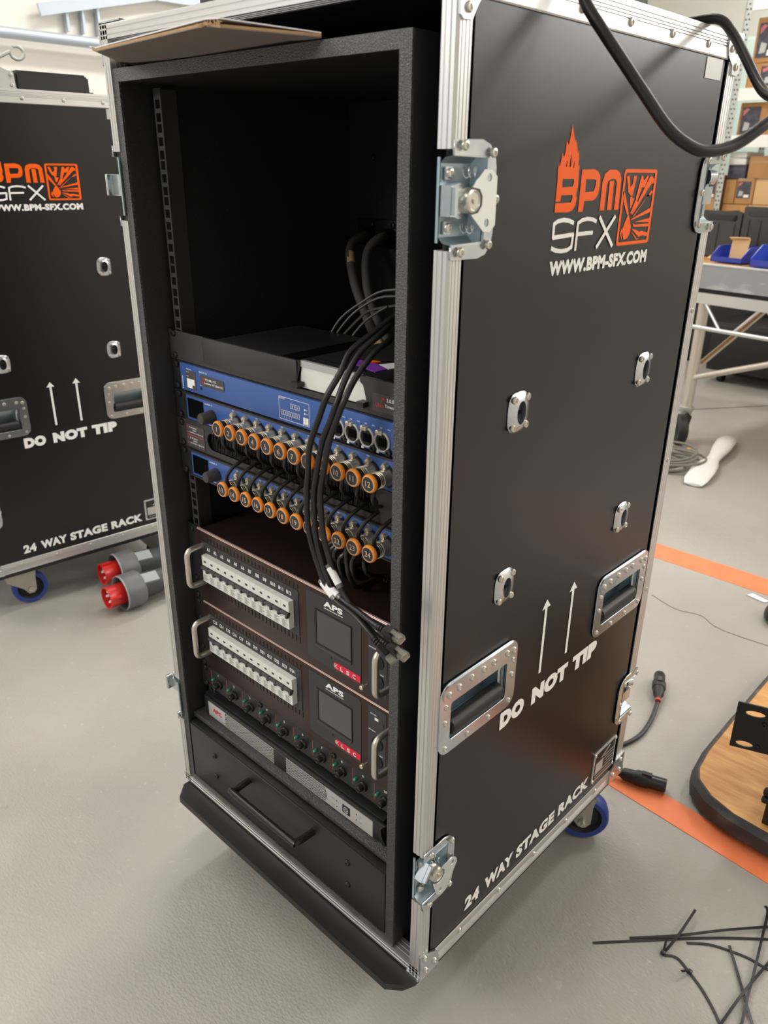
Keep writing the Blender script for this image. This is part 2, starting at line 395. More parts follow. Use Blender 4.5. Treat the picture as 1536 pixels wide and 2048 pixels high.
LOGO_R = [[(317.4,62.8),(322.5,61.4),(338.6,37),(334.3,36.6),(321.8,50.9)],
    [(322.5,78.7),(328.7,79.4),(333.8,66.9),(339.1,70.9),(338.9,79),(347.1,79.4),(342.5,59),(339.6,56.4),(330.6,61.3)],
    [(336.3,56.4),(340.3,57.8),(343,54.4),(347.6,55.3),(342,44.2),(338.5,44.8)],
    [(358.2,79.3),(362.6,79.3),(366,74),(372.8,79.3),(377.3,79.3),(371,66.7),(363.1,66.7),(355.4,51.2),(350.9,55.2)],
    [(350.6,52.3),(352.4,53.7),(356.7,50.7),(361.2,54.3),(344,37.3),(341.8,38.9)],
    [(381,78.5),(385,79.5),(392,75.5),(391.5,71),(386,70.5),(347.2,36.4),(345.5,37.3)],
    [(389.6,63.5),(393,61),(386,57),(383,59.2),(379.5,55.8),(351.2,33.7),(349.6,34.6)],
    [(393.9,44),(393.7,38.4),(345.9,30.4),(345.2,31.4)],
    [(392.4,31.3),(393.2,26.7),(354.4,28.1)],
    [(350.3,26.7),(356.4,25),(393.2,25.2),(393.2,21.6),(354.9,22.6)],
    [(349.9,20.3),(362.8,18.7),(370.3,16.4),(377,17.1),(393,14.4),(392,10.3),(378.6,11.9),(371,10.2)],
    [(349.7,17.3),(358.7,13.4),(365.6,9),(373.9,8.1),(364.9,7.5)],
    [(337.3,37.5),(342.2,32),(347.6,22.9),(346.7,15.9),(341.7,10.1),(333.3,8.7),(329.8,13.7),(326.9,18.8),(329.5,26.5)],
    [(327.1,23.7),(323.8,19.9),(322.7,16),(326.2,10.9),(329.5,9.2),(326.7,14.8)]]
LOGO_S = [([(215.4,31.7),(205.8,34.5),(194,35.8),(182.9,34.8),(175.6,32.2),(175.8,18.7),(215.9,20.1),(214.8,7.2),(206.3,4.5),(194.7,4),(183.1,5.4),(173.6,8.2)], 0.0044),
    ([(223.4,3),(223.7,31.4),(231.4,34.2),(242.4,35.4),(254.1,34.4),(263.4,31.8)], 0.0042),
    ([(222.3,20.1),(257.7,20.3)], 0.0042),
    ([(269.1,36.7),(306.4,3)], 0.0046),
    ([(305.7,36.5),(268.7,3.4)], 0.0046)]
W, D, H = .572, .583, 1.204
FACE = lambda u, v, h: (h, u, v)                    # right side: u along depth, v up, h outwards
PROF = [(0,.003),(.0025,0),(.006,0),(.0065,.0012),(.0075,.0012),(.008,0),(.0125,0),(.013,.001),(.0135,.001),(.014,0),(.0175,0),
        (.0175,.006),(.0165,.0065),(.0165,.0075),(.0175,.008),(.0175,.012),(.0165,.0125),(.0165,.0135),(.0175,.014),(.0175,.018),
        (.0165,.0185),(.0165,.0195),(.0175,.020),(.0175,.025),(.0015,.025),(.0015,.019),(0,.019),(0,.0165),(.0008,.016),(.0008,.0155),
        (0,.015),(0,.0115),(.0008,.011),(.0008,.0105),(0,.010),(0,.0065),(.0008,.006),(.0008,.0055),(0,.005)]
def flight_case(label, front_castor):
    t = thing('flight_case', label, 'flight case', (-W/2, D/2, F))
    LA = .0515; L1, L2 = 1.0178, .1852              # latch half height and centres
    hx = [(.018, .177), (.388, .548)]
    # side panel with openings for handles; notches for the latches at both edges
    out = [(.004, .002), (D-.004, .002)]
    for zc in (L2, L1): out += [(D-.004, zc-.037), (D-.048, zc-.037), (D-.048, zc+.037), (D-.004, zc+.037)]
    out += [(D-.004, H), (.004, H)]
    for zc in (L1, L2): out += [(.004, zc+.037), (.047, zc+.037), (.047, zc-.037), (.004, zc-.037)]
    holes = [rrect(a+.021, .398, b-.021, .454, .004, 2) for a, b in hx]
    plate('side_panel', [out]+holes, lambda u, v, h: (-.0045+h, u, v), .009, M['laminate'], t)
    part('side_panel', MB().box((-W, .004, .002), (-W+.009, D-.004, H)), M['laminate'], t)
    part('top_panel', MB().box((-W+.009, .004, H-.009), (-.009, D-.004, H)), M['laminate_in'], t)
    part('bottom_panel', MB().box((-W+.009, .004, .002), (-.009, D-.004, .010)), M['laminate_in'], t)
    part('rear_panel', MB().box((-W+.009, D-.02, .010), (-.009, D-.011, H-.009)), M['laminate_in'], t)
    # aluminium edges round the front opening, cut at the latches
    cuts = ((.002, L2-LA+.009), (L2+LA-.009, L1-LA+.009), (L1+LA-.009, H))
    for a, b in cuts:
        part('edge_rail', MB().prism(PROF, lambda u, v, h: (.0015-u, v, h), a, b), M['alu'], t, ang=12)
        part('edge_rail', MB().prism(PROF, lambda u, v, h: (-W-.0015+u, v, h), a, b), M['alu'], t, ang=12)
    for zz, sg in ((-.0015, 1), (H+.0015, -1)):
        part('edge_rail', MB().prism(PROF, lambda u, v, h: (h, v, zz+sg*u), -W-.001, .001), M['alu'], t, ang=12)
    PR = [(a, b*1.45 if b > .002 else b) for a, b in PROF]
    for a, b in ((.002, L2-LA+.009), (L2+LA-.009, L1-LA+.009), (L1+LA-.009, H)):
        part('edge_rail', MB().prism(PR, lambda u, v, h: (.0015-u, D-v, h), a, b), M['alu'], t)
    part('edge_rail', MB().prism(PR, lambda u, v, h: (-W-.0015+u, D-v, h), .002, H), M['alu'], t)
    # long double-angle rails along the sides
    def rail_prof():
        p = [(-.030, 0), (0, 0)]
        for c in (.0065, .0105, .0135, .0165): p += [(0, c-.0008), (-.0014, c-.0005), (-.0014, c+.0005), (0, c+.0008)]
        return p + [(0, .0290), (-.0008, .0305), (-.0015, .0305), (-.0015, .0015), (-.030, .0015)]
    for zz, sg in ((H+.0022, -1), (-.0022, 1)):
        r = part('side_rail', MB().prism(rail_prof(), lambda u, v, h: (.0022+u, h, zz+sg*v), .018, D-.03), M['alu'], t, ang=12)
        for i, yy in enumerate((.0905, .1885, .2865, .385, .484)): piece('rivet', RIV_S if sg > 0 else RIV, r, (.0022, yy, zz+sg*.0192))
        part('side_rail', MB().prism(rail_prof(), lambda u, v, h: (-W-.0022-u, h, zz+sg*v), .018, D-.03), M['alu'], t)
    rr = [c for c in t.children if c.name.startswith('edge_rail')][8]
    for zz in (.40, .63, .86): piece('rivet', RIV_S, rr, (.0015, D-.016, zz))
    # corner plates
    def corner(pts, riv, flange):
        mb = MB().prism(pts, FACE, .0012, .0042)
        for a, b in flange: mb.box(a, b)
        c = part('corner_plate', mb, M['zinc'], t)
        for u, v in riv: piece('rivet', RIV, c, (.0042, u, v))
    corner([(.0, -.003), (.0, .044), (.013, .047), (.0165, .040), (.0225, .036), (.036, .028), (.041, .012), (.041, -.003)],
           [(.009, .036), (.012, .010), (.031, .012)], [((-.02, -.0022, -.004), (.002, -.0005, .0012))])
    corner([(.0, H+.003), (.0, 1.160), (.004, 1.157), (.016, 1.158), (.020, 1.165), (.024, 1.171), (.040, 1.186), (.041, H+.003)],
           [(.010, 1.166), (.012, 1.193), (.031, 1.195)], [((-.05, .002, H+.002), (.002, .04, H+.0038))])
    corner([(D+.002, H+.003), (D+.002, 1.163), (D-.004, 1.159), (D-.020, 1.160), (D-.022, 1.170), (D-.036, 1.178), (D-.042, 1.190), (D-.042, H+.003)],
           [(D-.011, 1.169), (D-.012, 1.188), (D-.030, 1.188)], [((-.05, D-.04, H+.002), (.002, D, H+.0038)), ((-.04, D, 1.165), (.002, D+.002, H))])
    corner([(D+.002, -.003), (D+.002, .046), (D-.009, .045), (D-.030, .044), (D-.036, .034), (D-.048, .029), (D-.048, -.003)],
           [(D-.012, .036), (D-.012, .012), (D-.036, .014)], [((-.04, D, -.003), (.002, D+.002, .04))])
    part('corner_plate', MB().prism([(.0, H+.003), (.0, 1.160), (.016, 1.158), (.040, 1.186), (.041, H+.003)], lambda u, v, h: (-W-h, u, v), .001, .004).box((-W-.002, .002, H+.002), (-W+.045, .04, H+.0038)), M['zinc'], t)
    # recessed spring handles
    for a, b in hx:
        h = plate('recessed_handle', [rrect(a, .380, b, .4855, .018, 5), rrect(a+.0205, .398, b-.0205, .4545, .004, 2)], lambda u, v, k: (.0022+k, u, v), .0024, M['zinc'], t)
        ia, ib, d = a+.0205, b-.0205, -.030
        mb = MB()
        mb.face([(.001, ia, .398), (.001, ib, .398), (d, ib-.004, .401), (d, ia+.004, .401)])
        mb.face([(.001, ia, .4545), (.001, ib, .4545), (d+.012, ib-.004, .450), (d+.012, ia+.004, .450)])
        mb.face([(d, ia+.004, .401), (d, ib-.004, .401), (d+.012, ib-.004, .450), (d+.012, ia+.004, .450)])
        for e, g in ((ia, ia+.004), (ib, ib-.004)): mb.face([(.001, e, .398), (.001, e, .4545), (d+.012, g, .450), (d, g, .401)])
        part('dish', mb, M['zinc_in'], h)
        part('hinge_strip', MB().prism(rrect(a+.004, .460, b-.004, .4835, .010, 4), FACE, .0034, .0052), M['zinc'], h)
        part('grip', MB().lathe([(.007, 0), (.0112, .002), (.0112, ib-ia-.012), (.007, ib-ia-.010)], (-.0050, ia+.005, .4115), (0, 1, 0), 16), M['rubber'], h)
        for yy in (ia+.006, ib-.006): part('arm', MB().tube([(-.001, yy, .456), (-.006, yy, .445), (-.0060, yy, .425), (-.0050, yy, .4115)], .0030, 8, 3), M['zinc'], h)
        n = b-a
        for u, v, x in [(.0145,.4698,.005),(.033,.472,.005),(.058,.473,.005),(.082,.473,.005),(.103,.473,.005),(.133,.472,.005),(.148,.470,.005)]: piece('rivet', RIV, h, (x, a+u, v))
        for u, v in [(.0115,.452),(.0105,.429),(.0128,.389),(.057,.387),(.102,.387),(.147,.390),(.1495,.431),(.1495,.454)]: piece('rivet', RIV_S, h, (.0034, a+u, v))
    # tie-down eyelet plates
    for u, v in ((.1358, .7965), (.4340, .7958), (.1362, .5748), (.4325, .5745)):
        o = [(u+.0198*math.copysign(abs(math.cos(a))**.6, math.cos(a)), v+.0235*math.copysign(abs(math.sin(a))**.75, math.sin(a))) for a in [2*PI*i/24 for i in range(24)]]
        i_ = [(u+(p-u)*.82, v+(q-v)*.84) for p, q in o]
        mb = MB()
        A = [mb.bm.verts.new((.0008, p, q)) for p, q in o]; B = [mb.bm.verts.new((.0040, p, q)) for p, q in i_]
        C = [mb.bm.verts.new((.0060, u+.0085*math.cos(2*PI*i/24), v+.0135*math.sin(2*PI*i/24))) for i in range(24)]
        E_ = [mb.bm.verts.new((-.0060, u+.0078*math.cos(2*PI*i/24), v+.0125*math.sin(2*PI*i/24))) for i in range(24)]
        for R1, R2 in ((A, B), (B, C), (C, E_)):
            for i in range(24): mb.bm.faces.new((R1[i], R1[(i+1) % 24], R2[(i+1) % 24], R2[i]))
        e = part('eyelet_plate', mb, M['zinc'], t, ang=60)
        part('socket', MB().lathe([(.0078, 0), (.0074, .006), (.003, .008), (.0022, .003), (0, .003)], (-.0055, u, v), (1, 0, 0), 14, cap=False).box((-.007, u-.012, v-.014), (-.0055, u+.012, v+.014)), M['matte'], e)
        for du in (-.0125, .0125):
            for dv in (-.016, .016): piece('rivet', RIV, e, (.0036, u+du, v+dv))
    # butterfly latches on the right front edge, strike plates on the right rear edge, open latches on the left front edge
    def dish(zc, mir, x0, sx):
        # mir: maps depth; x0/sx: face position and outward sign
        fn = lambda u, v, h: (x0+sx*h, mir(u), v)
        o = [(0, zc+.050), (.040, zc+.051), (.052, zc+.047), (.060, zc+.038), (.0625, zc+.028), (.0625, zc-.028), (.060, zc-.040), (.052, zc-.048), (.040, zc-.051), (0, zc-.050), (0, zc-.037), (.046, zc-.036), (.047, zc+.036), (0, zc+.037)]
        l = put('butterfly_latch', flatmesh(fill2d([o], .0022), fn, M['zinc'], base_of(t), 'butterfly_latch'), t)
        l.location = (sx*.0027, 0, 0)
        mb = MB(); q = lambda u, v, h: (x0+sx*h, mir(u), v)
        # pressed tray behind the plate, open towards the front edge
        prof = [(.002, .0375), (-.008, .036), (-.0135, .031)]
        tr_ = [(h, zc+k) for h, k in prof] + [(h, zc-k) for h, k in prof[::-1]]
        a = [mb.bm.verts.new(q(-.0015, v, h)) for h, v in tr_]; b = [mb.bm.verts.new(q(.042 if h < 0 else .0475, v, h)) for h, v in tr_]
        for i in range(len(tr_)-1): mb.bm.faces.new((a[i], a[i+1], b[i+1], b[i]))
        mb.bm.faces.new(b)
        # wall lip running along the front edge
        mb.box(q(-.002, zc-.036, -.0165), q(-.0005, zc+.036, -.0135))
        part('tray', mb, M['zinc_in'], l)
        for u, v in ((.0105, .0455), (.0525, .0405), (.0592, .001), (.0525, -.0390), (.0105, -.0435)):
            piece('rivet', RIV, l, q(u, zc+v, .0038), (0, 0, 0 if sx > 0 else PI))
        return l, q
    for zc, turn in ((L1, 0.), (L2, -.62)):
        l, q = dish(zc, lambda u: u, 0., 1)
        ca, sa = math.cos(turn), math.sin(turn)
        cu = .024
        q2 = lambda u, v, h: q(cu+(u-cu)*ca-(v)*sa, zc+(u-cu)*sa+v*ca, h)
        # carriage and hook
        part('hook', MB().prism([(-.0005, -.013), (.006, -.0135), (.011, -.015), (.020, -.0145), (.020, .0145), (.011, .015), (.006, .0135), (-.0005, .013)], q2, -.0125, -.001), M['zinc'], l)
        part('hook', MB().prism([(.0005, -.0115), (.0045, -.0115), (.0045, .0115), (.0005, .0115)], q2, -.0012, .0035), M['zinc'], l)
        part('barrel', MB().lathe([(.0115, 0), (.0115, .006), (.0105, .0085), (.0085, .0095), (.0075, .0085), (.0022, .0085), (.0022, .0100), (0, .0100)], q(cu+.001, zc, -.003), (1, 0, 0), 20), M['steel'], l)
        bf = [(.0365, .0265), (.0475, .0265), (.0560, .0205), (.0565, -.0215), (.0490, -.0275), (.0385, -.0265), (.0195, -.0115), (.0300, -.0100), (.0352, -.004), (.0355, .004), (.0310, .010), (.0200, .0118)]
        me = fill2d([bf, circ(.0440, .0195, .0036), circ(.0432, -.0190, .0036)], .0016)
        put('butterfly_plate', flatmesh(me, lambda u, v, h: q2(u, v, .0068+h), M['zinc_p'], base_of(l), 'butterfly_plate'), l)
        for sg in (1, -1):
            part('spring', MB().tube([q(.026+.0036*math.cos(a)+.0007*a*.2, zc+sg*.0235+.0036*math.sin(a)*1.3, -.010+.0009*a) for a in [k*PI/4 for k in range(22)]], .0006, 5, 1), M['zinc'], l)
            part('clip_plate', MB().prism([(.003, zc+sg*.0175), (.0125, zc+sg*.0175), (.0155, zc+sg*.022), (.0125, zc+sg*.0285), (.003, zc+sg*.0285)], q, -.0125, -.0105), M['zinc'], l)
            piece('rivet', RIV, l, q(.0085, zc+sg*.023, -.0105))
    for zc in (L1, L2):
        l, q = dish(zc, lambda u: D-u, 0., 1)
        part('barrel', MB().lathe([(.0095, 0), (.0095, .010), (.0055, .010), (.0055, .002), (0, .002)], (-.012, D-.012, zc+.020), (.55, .8, 0), 14), M['zinc'], l)
        part('hook', MB().box((-.0125, D-.036, zc-.014), (-.004, D-.006, zc+.008)), M['zinc'], l)
    for zc in (L1, L2):
        l, q = dish(zc, lambda u: u, -W, -1)
        part('hook', MB().box((-W-.002, .010, zc-.013), (-W+.0125, .030, zc+.013)), M['zinc'], l)
        mb = MB().box((-W-.042, .018, zc-.0125), (-W+.004, .0198, zc+.0150)).box((-W-.047, .010, zc-.0125), (-W-.041, .0205, zc+.0150), .001)
        part('butterfly_plate', mb, M['zinc'], l)
        part('clip_plate', MB().lathe([(.0075, 0), (.0075, .0022), (.0035, .0022), (.0035, 0)], (-W-.006, .016, zc-.026), (0, -1, 0), 14), M['zinc'], l)
    # identification plate, bottom rear corner
    ip = part('rating_plate', MB().box((-.0005, .465, .0425), (.0016, .5425, .1085)), M['silver'], t)
    part('printed_field', MB().box((.001, .470, .047), (.0021, .538, .104)), M['black'], ip)
    ln = MB()
    for k, (u0, u1) in enumerate(((.500, .536), (.500, .536), (.506, .536), (.506, .536), (.474, .536), (.474, .530))):
        zz = .086-k*.0068; ln.box((.002, u0, zz), (.0024, u1, zz+.0012))
    ln.box((.002, .473, .058), (.0024, .499, .083)).bar((.0022, .492, .088), (.0022, .520, .101), .003, .0004, (1, 0, 0))
    part('ruled_lines', ln, M['silver'], ip)
    for u in (.468, .5395):
        for v in (.0465, .1045): piece('rivet', RIV_S, ip, (.0016, u, v))
    # blank metallic sticker, upper rear corner
    part('sticker', MB().box((.0, .4905, 1.1512), (.0008, .5385, 1.1742)), M['silver'], t)
    # ---- printing on the side
    def mm(p): return [(a/1000, (b+960)/1000) for a, b in p]
    put('logo_flame_letters', flatmesh(fill2d([mm(p) for p in LOGO_B]), lambda u, v, h: (.0005, u, v), M['orange'], base_of(t), 'logo'), t)
    bm2 = [fill2d([mm(x) for x in g]) for g in LOGO_PM]
    for me in bm2: put('logo_letter', flatmesh(me, lambda u, v, h: (.0005, u, v), M['orange'], base_of(t), 'logo'), t)
    put('logo_emblem_frame', flatmesh(fill2d([rrect(.3157, .9625, .3984, 1.0464, .004, 3), rrect(.3203, .9663, .3930, 1.0425, .002, 2)]), lambda u, v, h: (.0005, u, v), M['orange'], base_of(t), 'logo'), t)
    for p in LOGO_R: put('logo_ray', flatmesh(fill2d([mm(p)]), lambda u, v, h: (.0005, u, v), M['orange'], base_of(t), 'logo'), t)
    st = MB(); lay = 0.
    for ln_, wd in LOGO_S:
        for qd in poly_tube2d(mm(ln_), wd):
            lay += .00003; st.face([(.0004+lay, a, b) for a, b in qd])
    part('lettering', st, M['white'], t)
    R_ = lambda s, y0, y1, z0, z1: (s, (.0, y0, z0), (0, y1-y0, 0), (0, 0, z1-z0))
    text([R_('WWW.BPM-SFX.COM', .1737, .3992, .9390, .9546)], M['white'], t, bold=.06)
    text([R_('DO', .1537, .2115, .3432, .3722), R_('NOT', .2305, .3265, .3432, .3722), R_('TIP', .3400, .4130, .3432, .3722)], M['white'], t, bold=.085)
    text([R_('24', .1018, .1368, .0447, .0695), R_('WAY', .1500, .2240, .0447, .0695), R_('STAGE', .2330, .3440, .0447, .0695), R_('RACK', .3565, .4552, .0447, .0695)], M['white'], t, bold=.055)
    for u in (.2452, .3150):
        put('arrow', flatmesh(fill2d([[(u-.0029, .392), (u+.0029, .392), (u+.0029, .498), (u+.0105, .498), (u, .5115), (u-.0105, .498), (u-.0029, .498)]]), lambda p, q_, h: (.0005, p, q_), M['white'], base_of(t), 'arrow'), t)
    # floor board and castors
    part('base_board', MB().prism([(-W+.008, -.010), (-W+.030, -.034), (-.030, -.036), (-.010, -.020), (-.002, -.002), (-.002, D+.02), (-W+.008, D+.02)], lambda u, v, h: (u, v, h), -.015, -.0025), M['black'], t)
    for k, (cx, cy, a) in enumerate((front_castor, (-.058, .505, 1.0), (-.51, .085, .3), (-.51, .505, .2))):
        # swivel castor: wheel trails behind the kingpin
        dx, dy = math.sin(a), math.cos(a); px, py = dy, -dx
        wx, wy = cx+dx*.03, cy+dy*.03; wz = F+.05
        c = part('castor', MB().box((cx-.048, cy-.040, -.019), (cx+.048, cy+.040, -.015)).lathe([(.030, 0), (.027, .012)], (cx, cy, -.031), (0, 0, 1), 16), M['pale_steel'], t)
        fk = MB()
        for sg in (1, -1):
            o = Vector((px, py, 0))*sg*.0215
            pr = [(-.036, -.030), (.050, -.030), (.046, -.050), (.045, wz-.004), (.037, wz-.014), (.023, wz-.014), (.010, wz+.004), (-.030, -.052)]
            fk.prism(pr, lambda u, v, h: tuple(Vector((cx+dx*u, cy+dy*u, v)) + o + Vector((px, py, 0))*h), -.0015, .0015)
        fk.box((cx-.024, cy-.024, -.0325), (cx+.024, cy+.024, -.030))
        part('fork', fk, M['pale_steel'], c)
        ax = (px, py, 0)
        O = Vector((wx, wy, wz))
        part('tyre', MB().lathe([(.036, -.0155), (.0455, -.0165), (.049, -.012), (.050, 0), (.049, .012), (.0455, .0165), (.036, .0155)], O, ax, 28, cap=False), M['tyre'], c)
        part('wheel_hub', MB().lathe([(0, -.013), (.020, -.013), (.030, -.010), (.0362, -.0155), (.0362, .0155), (.030, .010), (.020, .013), (0, .013)], O, ax, 24, cap=False), M['matte'], c)
        part('axle_bolt', MB().lathe([(.0085, -.031), (.0085, -.024), (.0045, -.024), (.0045, .024), (.0085, .024), (.0085, .030), (.0045, .030), (.0045, .035)], O, ax, 8), M['steel'], c)
    return t
case = flight_case('tall black flight case with the open rack inside, standing in the foreground', (-.100, .085, -.8))
case2 = flight_case('closed black flight case standing behind at the left, seen from its printed side', (-.062, .085, .12))
TH2 = 1.4742 - PI/2
case2.location = Matrix.Rotation(TH2, 3, 'Z') @ Vector((-W/2, D/2, F)) + Vector((-1.6137, .0614, ZO)); case2.rotation_euler = (0, 0, TH2)
part('front_panel', MB().box((-W+.004, .006, .004), (-.004, .012, H-.004)), M['laminate'], case2)

# ------------------------------------------------------------------ inner rack cabinet
FX0, FX1, FZ0, FZ1, FY = -.558, -.0495, .0175, 1.1555, .0015
YR = .0374; UP = .0441
ZT = lambda k: .8304 - UP*k                          # top of rack unit k
EX0, EX1 = -.5405, -.0665                            # rack ears
rk = thing('rack_cabinet', 'textured black inner rack cabinet mounted inside the foreground case', 'rack', (-.304, .2, FZ0))
T_ = .0150
part('side_wall', MB().box((FX0, FY+.003, FZ0), (FX0+T_, .43, FZ1), .0012), M['paint_in'], rk)
part('side_wall', MB().box((FX1-T_, FY+.003, FZ0), (FX1, .43, FZ1), .0012), M['paint_in'], rk)
part('top_wall', MB().box((FX0+T_, FY+.003, FZ1-T_), (FX1-T_, .43, FZ1), .0008), M['paint_in'], rk)
part('bottom_wall', MB().box((FX0+T_, FY+.003, FZ0), (FX1-T_, .43, FZ0+.0105), .0008), M['paint_in'], rk)
for a_, b_ in (((FX0, FZ0), (FX0+T_, FZ1)), ((FX1-T_, FZ0), (FX1, FZ1)), ((FX0+T_, FZ1-T_), (FX1-T_, FZ1)), ((FX0+T_, FZ0), (FX1-T_, FZ0+.0105))):
    part('front_edge', MB().box((a_[0], FY, a_[1]), (b_[0], FY+.003, b_[1])), M['paint'], rk)
part('back_wall', MB().box((FX0+T_, .408, FZ0+.0105), (FX1-T_, .43, FZ1-T_)), M['paint_in'], rk)
part('shelf_ledge', MB().box((FX0+T_, .0135, .1515), (FX1-T_, .40, .1605), .001), M['paint'], rk)
# rack rails with square holes
def rail(x0, x1):
    mb = MB(); cx = (x0+x1)/2; hw = .0052
    mb.box((x0, .0410, .17), (cx-hw, .0428, 1.135)); mb.box((cx+hw, .0410, .17), (x1, .0428, 1.135))
    z = .17
    hz = []
    for k in range(-7, 15):
        for dz in (.0063, .0221, .0378): hz.append(ZT(k)-dz)
    hz = sorted(h for h in hz if .18 < h < 1.128)
    for h in hz:
        mb.box((cx-hw, .0410, z), (cx+hw, .0428, h-.0052)); z = h+.0052
    mb.box((cx-hw, .0410, z), (cx+hw, .0428, 1.135))
    xs = x0 if x0 < -.3 else x1
    mb.box((xs-.0009, .0428, .17), (xs+.0009, .075, 1.135))
    return mb
part('rack_rail', rail(-.5295, -.5130), M['rail'], rk)
part('rack_rail', rail(-.0940, -.0775), M['rail'], rk)
gp = part('gland_plate', MB().box((-.517, .400, .926), (-.41, .408, .968), .001), M['plastic'], rk)
for x in (-.488, -.441):
    part('cable_gland', MB().lathe([(.013, 0), (.013, .010), (.0095, .014), (.0085, .022)], (x, .400, .943), (0, -1, -.1), 10), M['plastic'], gp)
    piece('screw', SCREW, gp, (x+.005, .400, .960))
for x, z in ((-.155, 1.088), (-.150, 1.088), (-.488, 1.060)): piece('screw', SCREW, rk, (x, .407, z))
def ear_screws(t, ks):
    for k in ks:
        for dz in (.0063, .0378):
            for x in (-.5275, -.0795): piece('screw', SCREW, t, (x, YR-.001, ZT(k)-dz))
def unit(name, label, cat, k, n=1):
    return thing(name, label, cat, (-.3035, YR+.02, ZT(k)-UP*n))
# two thick feed cables inside the upper bay
B1 = [(-.491,.395,.943),(-.473,.370,.943),(-.466,.340,.936),(-.459,.325,.925),(-.441,.310,.903),(-.411,.290,.876),(-.374,.270,.850),(-.338,.250,.828),(-.291,.225,.805),(-.27,.213,.797)]
B2 = [(-.444,.395,.943),(-.433,.370,.944),(-.434,.350,.935),(-.432,.335,.918),(-.408,.310,.889),(-.382,.290,.864),(-.350,.270,.841),(-.311,.250,.821),(-.275,.230,.800)]
fc = solo('feed_cable', MB().tube(B1, .0072, 10, 5), M['cable_g'], 'thick dark grey cable with orange print, left of two leaving the gland plate', 'cable', B1[0], 'thick feed cables in the upper bay')
for a, b in ((3, 4), (7, 8)):
    p = Vector(B1[a]); q = Vector(B1[b]); d = (q-p)
    part('printed_band', MB().cyl(p+d*.2, p+d*.85, .0074, 10), M['cbrown'], fc)
solo('feed_cable', MB().tube(B2, .0072, 10, 5), M['cable_g'], 'thick dark grey plain cable, right of two leaving the gland plate', 'cable', B2[0], 'thick feed cables in the upper bay')
for i, pts in enumerate(([(-.395,.200,.785),(-.374,.200,.820),(-.359,.210,.847),(-.329,.220,.870),(-.294,.230,.889),(-.23,.24,.895)], [(-.388,.200,.785),(-.374,.202,.810),(-.351,.210,.842),(-.330,.220,.863),(-.294,.230,.881),(-.23,.24,.884)], [(-.380,.200,.785),(-.372,.204,.803),(-.355,.210,.823),(-.330,.220,.850),(-.315,.230,.861),(-.25,.24,.876)], [(-.366,.200,.785),(-.345,.206,.812),(-.322,.220,.845),(-.29,.232,.868)])):
    solo('thin_cable', MB().tube(pts, .0019, 6, 4), M['cable_g'], 'thin black cable curving up behind the rack tray, %s from the left' % ORD[i], 'cable', pts[0], 'thin cables behind the rack tray')

# --- unit 0: black rack tray holding a small white-fronted controller
u = unit('rack_tray', 'black rack tray above the blue panels, blank cover at left, cut-out at right', 'rack tray', 0)
z1, z0 = ZT(0), ZT(1)+.0006
def XZ(y0): return lambda a, b, h: (a, y0+h, b)
plate('front_panel', [[(EX0, z0), (EX1, z0), (EX1, z1-.002), (-.1497, z1-.002), (-.1490, .8215), (-.1440, .8180), (-.1370, .7960), (-.1370, .7935), (-.2620, .7935), (-.2545, .8195), (-.2535, z1-.002), (EX0, z1-.002)]], XZ(YR), .002, M['black2'], u)
part('blank_cover', MB().box((-.4535, YR-.0035, .7930), (-.2570, YR-.001, z1-.002), .0008), M['black2'], u)
part('cover_slot', MB().box((-.4565, YR-.0018, .7930), (-.4540, YR-.0008, z1-.008)).box((-.4475, YR-.0018, z1-.010), (-.4435, YR-.0008, z1-.0018)), M['matte'], u)
part('tray_floor', MB().box((EX0+.02, YR+.001, z0), (EX1-.02, .22, z0+.0015)), M['black'], u)
part('tray_box', MB().box((-.44, YR+.006, z0+.0015), (-.30, .20, z1-.004), .001), M['black'], u)
for x in (-.2600, -.1375): part('retaining_tab', MB().box((x-.0015, YR-.009, .7965), (x+.0110 if x < -.2 else x+.0015, YR+.002, .8025)) if x < -.2 else MB().box((x-.0095, YR-.009, .7945), (x+.0015, YR+.002, .8005)), M['black'], u)
lb = part('label_strip', MB().prism(rrect(-.1285, .7925, EX1, .8135, .003, 3), XZ(YR), -.0016, -.001), M['label'], u)
text([ftext('IP:', -.1135, .8060, .0042, YR-.0018)], M['redtxt'], lb); text([ftext('2.0.0.167', -.1060, .8060, .0042, YR-.0018), ftext('Timecore (Rack', -.1085, .7985, .0046, YR-.0018)], M['white'], lb)
text([ftext('Unit:', -.1225, .7985, .0044, YR-.0018)], M['redtxt'], lb)
ear_screws(u, [0])
d = thing('show_controller', 'small black controller with a blank white front, held in the rack tray', 'controller', (-.2, .1, z0+.0015))
part('white_front', MB().prism([(-.2585, .7945), (-.1385, .7945), (-.1490, .8205), (-.2540, .8205)], XZ(YR+.004), -.001, .001), M['white_p'], d)
part('top_trim', MB().box((-.2535, YR+.001, .8210), (-.1500, YR+.006, .8285)), M['silver'], d)
part('body', MB().box((-.262, YR+.0055, z0+.0017), (-.105, .200, .8275), .001), M['black'], d)
part('top_ribs', MB().box((-.252, YR+.010, .8275), (-.16, YR+.013, .8292)).box((-.252, YR+.018, .8275), (-.16, YR+.021, .8292)), M['plastic'], d)
part('purple_sticker', MB().prism([(-.205, .075), (-.150, .062), (-.150, .092), (-.215, .095)], lambda a, b, h: (a, b, h), .8275, .8282), M['purple'], d)
part('orange_mark', MB().prism([(-.196, .092), (-.186, .088), (-.180, .104), (-.192, .104)], lambda a, b, h: (a, b, h), .8276, .8285), M['orange'], d)
part('blank_patch', MB().prism([(-.172, .092), (-.148, .083), (-.142, .105), (-.165, .110)], lambda a, b, h: (a, b, h), .8276, .8285), M['white'], d)

